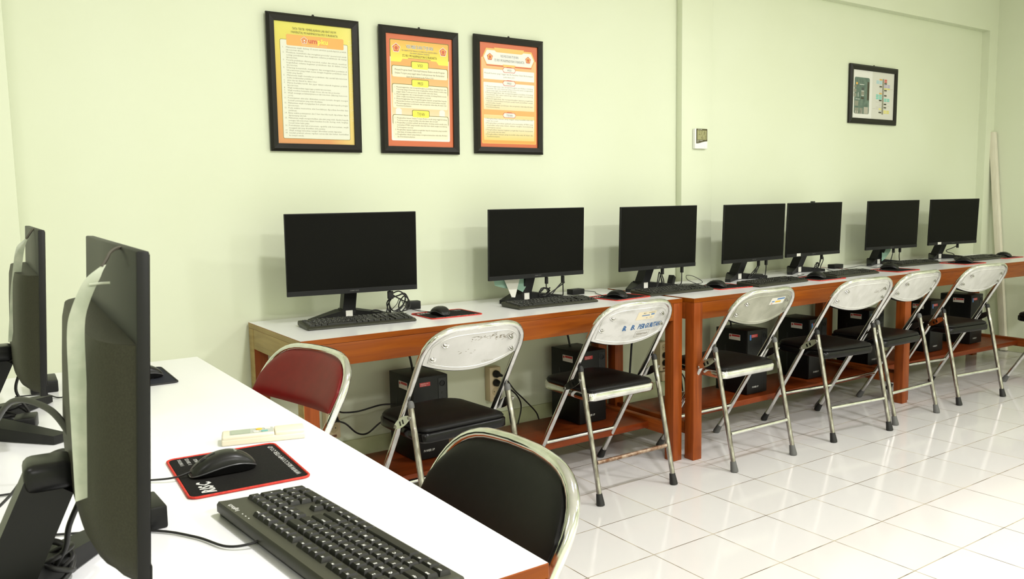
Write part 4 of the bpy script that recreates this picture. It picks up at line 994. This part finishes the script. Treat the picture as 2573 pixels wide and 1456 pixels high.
# poster 1
t, w, h = tex_frame('framed_poster', 1.0512, 1.4309, 1.4101, 1.9355, 0.030, 'framed yellow poster of numbered laboratory rules, leftmost of three', 1.1)
F = FRONT
g1 = gradient('rules_poster_ink', [(0.0, (214, 148, 92)), (0.45, (216, 176, 78)), (1.0, (222, 216, 92))], 'Z', 0.03, 0.5, second=('X', 0.24, 0.37, (236, 226, 130), 0.75))
mb = MB().flat([(0.0305, 0.0305), (w - 0.0305, 0.0305), (w - 0.0305, h - 0.0305), (0.0305, h - 0.0305)], 0.0052, 0, F)
ix0, ix1 = 0.030, w - 0.030
mb.flat(rrect(0.052, w - 0.048, 0.049, h - 0.097, 0.006), 0.0054, 2, F)
mb.flat(rrect(0.0535, w - 0.0495, 0.0505, h - 0.0985, 0.005), 0.0056, 1, F)
mb.text('TATA TERTIB  PEMBELAJARAN LABORATORIUM', 0.0125, w / 2 + 0.003, h - 0.058, 0.0056, 3, F, align='CENTER', width=0.180)
mb.text('UNIVERSITAS MUHAMMADIYAH PKU SURAKARTA', 0.0125, w / 2 + 0.003, h - 0.072, 0.0056, 3, F, align='CENTER', width=0.193)
mb.flat(rrect(0.078, w - 0.066, h - 0.119, h - 0.077, 0.005), 0.0058, 4, F)
emblem(mb, 0.150, h - 0.096, 0.0125, 0.0060, (5, 6), 7, 5, F)
mb.text('um', 0.026, 0.166, h - 0.104, 0.0062, 6, F, width=0.037, bold=0.03); mb.text('pku', 0.026, 0.205, h - 0.104, 0.0062, 8, F, width=0.042, bold=0.03)
mb.text('UNIVERSITAS MUHAMMADIYAH SURAKARTA', 0.0045, 0.138, h - 0.115, 0.0060, 1, F, width=0.105)
RULES = [['Mahasiswa wajib datang 15 menit sebelum pembelajaran praktik', 'laboratorium dimulai.'],
 ['Membaca, memahami dan mengikuti prosedur operasional untuk', 'setiap peralatan dan kegiatan selama praktikum di ruang', 'laboratorium.'],
 ['Peserta praktikum dilarang merokok, makan dan minum, membuat', 'kegaduhan selama kegiatan praktikum dan di dalam ruang', 'laboratorium.'],
 ['Dilarang menyentuh, menggeser dan menggunakan peralatan di', 'laboratorium yang tidak sesuai dengan kegiatan praktikum mata', 'kuliah yang diambil.'],
 ['Mahasiswa wajib memakai jas praktikum dan sandal laboratorium', 'ketika melaksanakan praktikum.'], ['Jaket dan tas ditaruh ke dalam loker.'],
 ['Harus berlaku tertib dan jujur dalam seluruh kegiatan praktik', 'laboratorium.'], ['Wajib melaksanakan tugas-tugas praktik laboratorium.'],
 ['Wajib membina kerjasama dengan dosen, laboran dan probandus.'], ['Wajib menjaga peralatan/phantom laboratorium (dilarang mencoret-', 'coret).'],
 ['Peminjaman alat-alat dilakukan secara tertulis dengan mengisi', 'formulir peminjaman yang telah disediakan.'], ['Mahasiswa wajib mengajukan bon pinjam alat-alat kepada petugas', 'laboratorium.'],
 ['Pada waktu menerima alat hendaknya diperiksa kondisi dan', 'jumlahnya.'], ['Batas waktu peminjaman alat 3 hari dan bila masih diperlukan dapat', 'diperpanjang satu kali.'],
 ['Mahasiswa wajib mengembalikan alat-alat yang telah dipakai kepada', 'petugas laboratorium dalam keadaan bersih, kering, utuh, lengkap,', 'kecuali bahan habis pakai.'],
 ['Pemakaian alat laboratorium, apabila ada kerusakan, wajib', 'mengganti alat yang dirusakkan oleh pemakai.'], ['Wajib menjaga kebersihan ruangan/ dibersihkan setelah digunakan.'],
 ['Setelah praktek selesai, rapikan semua alat dan bahan, kembalikan', 'ke tempat semula.']]
lines(mb, RULES, 0.062, h - 0.1295, w - 0.117, 0.00962, 0.0082, 0.0058, 9, F, ind=0.014)
for k in range(160):                                    # pale dots in the right margin
    x, y = w - 0.032 - random.random() ** 2 * 0.015, 0.12 + random.random() * (h - 0.20)
    mb.flat([(x, y), (x + 0.0014, y), (x + 0.0014, y + 0.0014), (x, y + 0.0014)], 0.0056, 1, F)
mb.build('printed_sheet', [g1, CREAM, PLINE, INKD, PTAN, PWHITE, PRED, PTAN, PYEL, INK], t, sharp=80)
# poster 2
t, w, h = tex_frame('framed_poster', 1.5207, 1.9000, 1.4101, 1.9348, 0.030, 'framed orange poster with yellow heading tabs, middle of three', 1.1)
mb = MB().flat([(0.0305, 0.0305), (w - 0.0305, 0.0305), (w - 0.0305, h - 0.0305), (0.0305, h - 0.0305)], 0.0052, 0, F)
g2 = gradient('vision_poster_ink', [(0.0, (240, 236, 226)), (0.32, (232, 206, 160)), (0.75, (228, 168, 92))], 'Z', 0.06, 0.45)
g2h = gradient('vision_heading_ink', [(0.0, (238, 228, 84)), (1.0, (232, 170, 78))], 'Z', 0.39, 0.47)
D_ = 0.014
mb.flat(rrect(0.049, w - 0.047, 0.054, h - 0.066 + D_, 0.006), 0.0054, 3, F)
mb.flat(rrect(0.052, w - 0.050, 0.057, h - 0.069 + D_, 0.005), 0.0056, 1, F)
mb.flat(rrect(0.049, w - 0.047, h - 0.140 + D_, h - 0.066 + D_, 0.004), 0.00565, 4, F)
mb.flat([(x, y + D_) for x, y in [(0.052, h - 0.158), (0.098, h - 0.158), (0.108, h - 0.144), (0.133, h - 0.144), (0.133, h - 0.139), (w - 0.137, h - 0.139), (w - 0.137, h - 0.144), (w - 0.110, h - 0.144), (w - 0.098, h - 0.158), (w - 0.050, h - 0.158), (w - 0.050, h - 0.072), (w - 0.053, h - 0.069), (0.055, h - 0.069), (0.052, h - 0.072)]], 0.0058, 2, F)
for cx in (0.0785, w - 0.0755): emblem(mb, cx, h - 0.102 + D_, 0.018, 0.0060, (3, 5), 6, 5, F)
BL = 9
mb.text('VISI MISI DAN TUJUAN', 0.020, w / 2, h - 0.085, 0.0062, 3, F, align='CENTER', width=0.130, bold=0.05); mb.text('VISI MISI DAN TUJUAN', 0.020, w / 2, h - 0.085, 0.0064, BL, F, align='CENTER', width=0.130)
mb.text('PROGRAM STUDI TEKNOLOGI REKAYASA ELEKTRO-MEDIS', 0.0085, w / 2, h - 0.098, 0.0062, BL, F, align='CENTER', width=0.172)
mb.text('PROGRAM SARJANA TERAPAN', 0.0085, w / 2, h - 0.1075, 0.0062, BL, F, align='CENTER', width=0.092)
mb.text('ITS PKU MUHAMMADIYAH SURAKARTA', 0.0155, w / 2, h - 0.122, 0.0062, 7, F, align='CENTER', width=0.165)
def block(top, bot, title, items, num=True, size=0.0084, lh=0.0096, pm=8):
    mb.flat(rrect(0.0555, w - 0.0535, top - 0.040, top + 0.0022, 0.008), 0.0058, 4, F)
    mb.flat(rrect(0.058, w - 0.056, bot, top, 0.007), 0.0060, pm, F)
    mb.flat(rrect(w / 2 - 0.042, w / 2 + 0.042, top - 0.004, top + 0.0242, 0.006), 0.0062, 4, F)
    mb.flat(rrect(w / 2 - 0.0395, w / 2 + 0.0395, top - 0.0065, top + 0.022, 0.005), 0.0064, 10, F)
    mb.text(title, 0.019, w / 2, top + 0.001, 0.0066, 7, F, align='CENTER', width=0.011 * len(title) * 0.5 + 0.002)
    if num: lines(mb, items, 0.066, top - 0.0145, w - 0.128, lh, size, 0.0064, 11, F, ind=0.009)
    else:
        y = top - 0.018
        for k, s in enumerate(items):
            mb.text(s, 0.0105, w / 2, y, 0.0064, 11, F, align='CENTER', width=(w - 0.14) if k < 2 else 0.13); y -= 0.0135
block(h - 0.161, h - 0.206, 'VISI', ['Menjadi Program Studi Teknologi Rekayasa Elektro-medis Program', 'Sarjana Terapan yang unggul dalam Technopreneur dan Berkarakter', 'Islam Berkemajuan pada Tahun 2031'], False)
block(h - 0.236, h - 0.334, 'MISI', [['Menyelenggarakan dan mengembangkan pendidikan di bidang Sains dan', 'Teknologi yang profesional untuk menghasilkan lulusan Elektro-medis yang', 'unggul dalam Technopreneur dan memiliki nilai-nilai Islami.'],
  ['Menyelenggarakan dan mengembangkan penelitian di bidang Elektro-medis', 'dalam rangka mendukung pembangunan nasional.'], ['Menyelenggarakan dan mengembangkan layanan pengabdian kepada', 'Masyarakat berbasis pada hasil penelitian untuk menyelesaikan masalah.'],
  ['Menyelenggarakan pembinaan dan penguatan nilai-nilai Al Islam dan', 'Kemuhammadiyahan.']])
block(h - 0.364, 0.0625, 'TUJUAN', [['Menghasilkan lulusan Sarjana Terapan Elektro-medis yang unggul di bidang', 'Technopreneur yang memiliki nilai-nilai Islami dan inovatif.'], ['Menghasilkan penelitian aplikatif dan berkualitas di bidang elektro-medis serta', 'memajukan IPTEKS yang memiliki nilai-nilai Islam dalam rangka mendukung', 'Pembangunan nasional.'],
  ['Menghasilkan layanan kegiatan pengabdian kepada masyarakat yang memiliki', 'nilai Islami di bidang elektro-medis.'], ['Menghasilkan lulusan yang mampu menginternalisasikan nilai-nilai Al-Islam', 'dan Kemuhammadiyahan.']], size=0.0084, lh=0.0098)
for s in (-1, 1):
    cx = w / 2 + s * 0.105
    mb.flat([(cx - 0.014, h - 0.362), (cx + 0.014, h - 0.362), (cx + 0.014, h - 0.341), (cx + 0.006, h - 0.335), (cx - 0.008, h - 0.335), (cx - 0.014, h - 0.341)], 0.00575, 3, F)
mb.build('printed_sheet', [PORANGE, g2, g2h, PWHITE, PLINE, PRED, PTAN, INKD, mat('poster_beige', (234, 228, 200), 0.4), mat('poster_slate_ink', (118, 124, 120), 0.5), PYEL, INK], t, sharp=80)
# poster 3
t, w, h = tex_frame('framed_poster', 1.9804, 2.3616, 1.4172, 1.9415, 0.030, 'framed orange poster with a white hexagonal title plate, rightmost of three', 1.1)
mb = MB().flat([(0.0305, 0.0305), (w - 0.0305, 0.0305), (w - 0.0305, h - 0.0305), (0.0305, h - 0.0305)], 0.0052, 0, F)
g3 = gradient('institute_poster_ink', [(0.0, (230, 168, 84)), (1.0, (228, 184, 128))], 'Z', 0.05, 0.42)
g3p = gradient('institute_panel_ink', [(0.0, (228, 206, 130)), (0.30, (240, 236, 224)), (0.32, (228, 206, 140)), (0.78, (240, 238, 228))], 'Z', 0.068, 0.36)
mb.flat(rrect(0.040, w - 0.038, 0.046, h - 0.095, 0.006), 0.0054, 2, F); mb.flat(rrect(0.0425, w - 0.0405, 0.0485, h - 0.098, 0.005), 0.0056, 1, F)
hexa = lambda i: [(0.050 + i, h - 0.094), (0.068 + i * .7, h - 0.060 - i), (0.112, h - 0.060 - i), (0.120, h - 0.066 - i), (w - 0.118, h - 0.066 - i), (w - 0.110, h - 0.060 - i), (w - 0.066 - i * .7, h - 0.060 - i), (w - 0.048 - i, h - 0.094), (w - 0.066 - i * .7, h - 0.128 + i), (0.068 + i * .7, h - 0.128 + i)]
mb.flat([(x, y - 0.004) for x, y in hexa(0)], 0.0058, 3, F); mb.flat([(x, y + 0.003) for x, y in hexa(-0.002)], 0.00585, 2, F); mb.flat(hexa(0.003), 0.0060, 4, F)
mb.flat([(0.108, h - 0.050), (w - 0.106, h - 0.050), (w - 0.122, h - 0.070), (0.124, h - 0.070)], 0.0062, 2, F)
mb.flat([(w/2 - 0.036, h - 0.122), (w/2 + 0.036, h - 0.122), (w/2 + 0.03, h - 0.132), (w/2 - 0.03, h - 0.132)], 0.0062, 2, F)
for cx in (0.086, w - 0.084): emblem(mb, cx, h - 0.093, 0.0165, 0.0062, (4, 3), 2, 3, F)
mb.text('VISI MISI DAN TUJUAN', 0.016, w / 2 + 0.002, h - 0.091, 0.0062, 5, F, align='CENTER', width=0.098); mb.text('ITS PKU MUHAMMADIYAH SURAKARTA', 0.0165, w / 2 + 0.002, h - 0.111, 0.0062, 5, F, align='CENTER', width=0.165)
def block3(top, bot, title, items, num=True, size=0.0088, lh=0.0116):
    mb.flat(rrect(0.051, w - 0.049, bot, top, 0.003), 0.0058, 6, F)
    hx = lambda i: [(w/2 - 0.036 + i, top), (w/2 - 0.028 + i, top + 0.011 - i), (w/2 + 0.028 - i, top + 0.011 - i), (w/2 + 0.036 - i, top), (w/2 + 0.028 - i, top - 0.010 + i), (w/2 - 0.028 + i, top - 0.010 + i)]
    mb.flat(hx(-0.0012), 0.0060, 3, F); mb.flat(hx(0.0008), 0.0062, 4, F)
    mb.flat([(w/2 - 0.017, top + 0.0105), (w/2 + 0.017, top + 0.0105), (w/2 + 0.012, top + 0.0145), (w/2 - 0.012, top + 0.0145)], 0.0064, 3, F)
    mb.text(title, 0.013, w/2, top - 0.0045, 0.0064, 5, F, align='CENTER', width=0.0075 * len(title) * 0.68 + 0.002)
    if num: lines(mb, items, 0.060, top - 0.0205, w - 0.117, lh, size, 0.0060, 7, F, ind=0.007)
    else:
        mb.text(items[0], 0.0095, w/2, top - 0.022, 0.0060, 7, F, align='CENTER', width=w - 0.112); mb.text(items[1], 0.0095, w/2, top - 0.035, 0.0060, 7, F, align='CENTER')
block3(h - 0.146, h - 0.191, 'VISI', ['Menjadi Institut yang Unggul dan Berkarakter Islam Berkemajuan', 'pada tahun 2031'], False)
block3(h - 0.205, h - 0.326, 'MISI', [['Menyelenggarakan dan mengembangkan pendidikan di bidang', 'kesehatan dan sains teknologi yang profesional untuk menghasilkan', 'lulusan yang unggul dan memiliki nilai-nilai Islami.'],
  ['Menyelenggarakan dan mengembangkan penelitian di bidang', 'kesehatan dan sains teknologi dalam rangka mendukung', 'pembangunan nasional.'], ['Menyelenggarakan dan mengembangkan layanan pengabdian', 'kepada masyarakat berbasis pada hasil penelitian untuk', 'menyelesaikan masalah.'],
  ['Menyelenggarakan pembinaan dan penguatan nilai-nilai Al Islam', 'Kemuhammadiyahan.']], lh=0.0092, size=0.0084)
block3(h - 0.349, 0.0615, 'TUJUAN', [['Menghasilkan lulusan yang unggul, yang memiliki nilai-nilai', 'Islami dan inovatif.'], ['Menghasilkan penelitian aplikatif serta memajukan IPTEKS yang', 'memiliki nilai-nilai Islam dalam rangka mendukung', 'pembangunan nasional.'],
  ['Menghasilkan layanan kegiatan pengabdian kepada masyarakat', 'yang memiliki nilai-nilai Islami.'], ['Menghasilkan lulusan yang memiliki nilai-nilai Al Islam dan', 'Kemuhammadiyahan.']], lh=0.0100, size=0.0084)
mb.build('printed_sheet', [PORANGE, g3, mat('poster_amber', (236, 190, 104), 0.4), PRED, PWHITE, mat('poster_dark_slate', (110, 112, 104), 0.5), g3p, INK], t, sharp=80)
# framed circuit board picture
t, w, h = tex_frame('framed_picture', 4.7961, 5.3320, 1.6609, 2.0340, 0.034, 'small framed picture of a green circuit board and its pin chart', 0.35, 'framed picture', None)
mb = MB().flat([(0.0345, 0.0345), (w - 0.0345, 0.0345), (w - 0.0345, h - 0.0345), (0.0345, h - 0.0345)], 0.0052, 0, F)
mb.flat([(w * 0.47, 0.0345), (w - 0.0345, 0.0345), (w - 0.0345, h - 0.0345), (w * 0.47, h - 0.0345)], 0.0053, 1, F)
gb = noise_mix(mat('board_print', (96, 116, 104), 0.5), (84, 104, 94), (108, 128, 114), 40, 4)
bx0, bx1, bz0, bz1 = 0.056, 0.056 + 0.165, 0.062, h - 0.080
mb.flat(rrect(bx0, bx1, bz0, bz1, 0.012), 0.0055, 2, F)
mb.flat([(bx1 - 0.024, bz0 + 0.09), (bx1 - 0.003, bz0 + 0.09), (bx1 - 0.003, bz1 - 0.025), (bx1 - 0.024, bz1 - 0.025)], 0.0057, 3, F)
for (a, b_, c_, d_, k) in ((0.075, 0.115, 0.105, 0.130, 3), (0.075, 0.145, 0.105, 0.175, 6), (0.075, 0.176, 0.105, 0.180, 7), (0.075, 0.141, 0.105, 0.145, 7), (0.078, 0.185, 0.106, 0.205, 5), (0.055, 0.225, 0.105, 0.229, 7), (0.040, 0.13, 0.044, 0.165, 7), (0.015, 0.112, 0.062, 0.115, 7),
                           (0.008, 0.0, 0.05, 0.045, 6), (0.062, 0.0, 0.095, 0.045, 6), (0.108, 0.002, 0.155, 0.055, 8), (0.014, 0.005, 0.022, 0.022, 7), (0.034, 0.005, 0.042, 0.022, 7), (0.066, 0.003, 0.074, 0.030, 7), (0.082, 0.003, 0.090, 0.030, 7),
                           (-0.006, 0.13, 0.02, 0.155, 6), (-0.006, 0.165, 0.02, 0.19, 6), (-0.004, 0.2, 0.02, 0.218, 4), (0.005, 0.06, 0.045, 0.10, 6), (0.015, 0.225, 0.035, 0.242, 9)):
    mb.flat(rrect(bx0 + a, bx0 + c_, bz0 + b_ * 0.82, bz0 + d_ * 0.82, 0.001, 1), 0.0059, k, F)
pc = w * 0.70
mb.flat([(pc - 0.009, 0.068), (pc + 0.009, 0.068), (pc + 0.009, h - 0.075), (pc - 0.009, h - 0.075)], 0.0056, 4, F)
rows = 20; rh = (h - 0.150) / rows
LC = ['o', 'bb', 'bb', 'g', 'k', 'g', 'g', 'g', 'o', 'tt', 'tt', 'tt', 'k', 'gg', 'g', 'g', 'gg', 'ygg', 'g', 'k']
RC = ['r', 'r', 'k', 'pp', 'pp', 'yyg', 'k', 'g', 'g', 'k', 'g', 'tt', 'tt', 'gg', 'k', 'gg', 'k', 'g', 'yy', 'yy']
CI = dict(o=9, b=10, g=11, k=3, t=12, r=13, p=14, y=15)
for k in range(rows):
    yc = h - 0.076 - (k + 0.5) * rh
    for s, code in ((-1, LC[k]), (1, RC[k])):
        for q, c_ in enumerate(code):
            xa = pc + s * (0.013 + q * 0.035); xb = xa + s * 0.030
            xa, xb = min(xa, xb), max(xa, xb); hh = rh * (0.40 if c_ != 'g' else 0.16)
            mb.flat([(xa, yc - hh), (xb, yc - hh), (xb, yc + hh), (xa, yc + hh)], 0.0056, CI[c_], F)
    for s in (-1, 1): mb.flat([(pc + s * 0.004 - 0.0022, yc - 0.0025), (pc + s * 0.004 + 0.0022, yc - 0.0025), (pc + s * 0.004 + 0.0022, yc + 0.0025), (pc + s * 0.004 - 0.0022, yc + 0.0025)], 0.0058, 8, F)
mb.build('printed_sheet', [PWHITE, mat('print_pale_grey', (214, 213, 202), 0.4), gb, mat('print_dark', (66, 62, 44), 0.5), mat('print_grey', (130, 128, 108), 0.5), mat('print_chip', (78, 84, 78), 0.5), mat('print_port', (140, 140, 124), 0.5), PWHITE, mat('print_silver', (176, 172, 158), 0.5),
     mat('print_orange', (220, 172, 84), 0.5), mat('print_blue', (170, 204, 210), 0.5), mat('print_light', (196, 192, 184), 0.5), mat('print_teal', (126, 200, 184), 0.5), mat('print_red', (206, 90, 78), 0.5), mat('print_lilac', (180, 172, 196), 0.5), mat('print_yellow', (222, 214, 120), 0.5)], t, sharp=80)

# ------------------------------------------------------------------ wall meter
t = tag(empty('wall_thermometer', (3.345, -0.0405, 1.4640)), 'white digital thermometer hygrometer on the wall pillar', 'thermometer')
w, h = 0.098, 0.107
MB().box(0, w, -0.020, 0.0, 0, h, bevel=0.004).build('housing', M['meter'], t)
wave = [(0.008, 0.029)] + [(0.008 + (w - 0.012) * k / 12, 0.034 - 0.0065 * math.cos(math.pi * k / 12)) for k in range(13)] + [(w - 0.004, h - 0.003), (w - 0.007, h - 0.0005), (0.011, h - 0.0005), (0.008, h - 0.003)]
fc = MB().prism([(p[0], p[1]) for p in wave[1:]], 0.0201, 0.0206, M=FRONT).build('dark_face', M['meter_face'], t)
ds = MB().prism(rrect(0.016, w - 0.010, 0.048, h - 0.009, 0.001), 0.0207, 0.0211, M=FRONT).build('display', M['meter_lcd'], t)
MB().text('27.8', 0.034, 0.026, 0.073, 0.0213, width=0.052, M=FRONT).text('61', 0.030, 0.044, 0.051, 0.0213, width=0.036, M=FRONT).build('digits', M['meter_digit'], ds)
MB().text('TEMP / HUMIDITY', 0.0055, 0.014, 0.041, 0.0208, width=0.046, M=FRONT, bold=0.02).text('HTC-1', 0.0055, 0.014, 0.034, 0.0208, M=FRONT, bold=0.02).text('CLOCK', 0.0045, 0.018, h - 0.006, 0.0208, width=0.036, M=FRONT, bold=0.03).build('face_text', M['white_sticker'], fc)
MB().lathe([(0.009, 0.0), (0.009, 0.001), (0.0085, 0.0014)], n=20, M=Matrix.Translation((w - 0.02, -0.020, 0.016)) @ FRONT).build('button', M['meter'], t)

# ------------------------------------------------------------------ plank leaning in the corner, small box on the right wall
t = tag(empty('wooden_plank', (6.548, -0.215, 0.0)), 'pale slim plank leaning upright in the right corner', 'plank')
a = Vector((0, 0, 0)); b2 = Vector((0.0, 0.155, 1.655))
d = b2.normalized()
T = Matrix.Identity(4)
xv = Vector((1, 0, 0)); yv = d.cross(xv).normalized()
for i in range(3): T[i][0] = xv[i]; T[i][1] = yv[i]; T[i][2] = d[i]
MB().box(-0.018, 0.018, -0.022, 0.022, 0.006, 1.66, bevel=0.002, M=T).build('board', M['plank'], t)
t = tag(empty('wall_box', (6.5745, -0.42, 2.20)), 'pale cover plate high on the right wall at the photo edge', 'cover plate')
MB().box(-0.02, 0, -0.34, 0.0, 0, 0.34, bevel=0.004).build('cover', M['wall'], t)
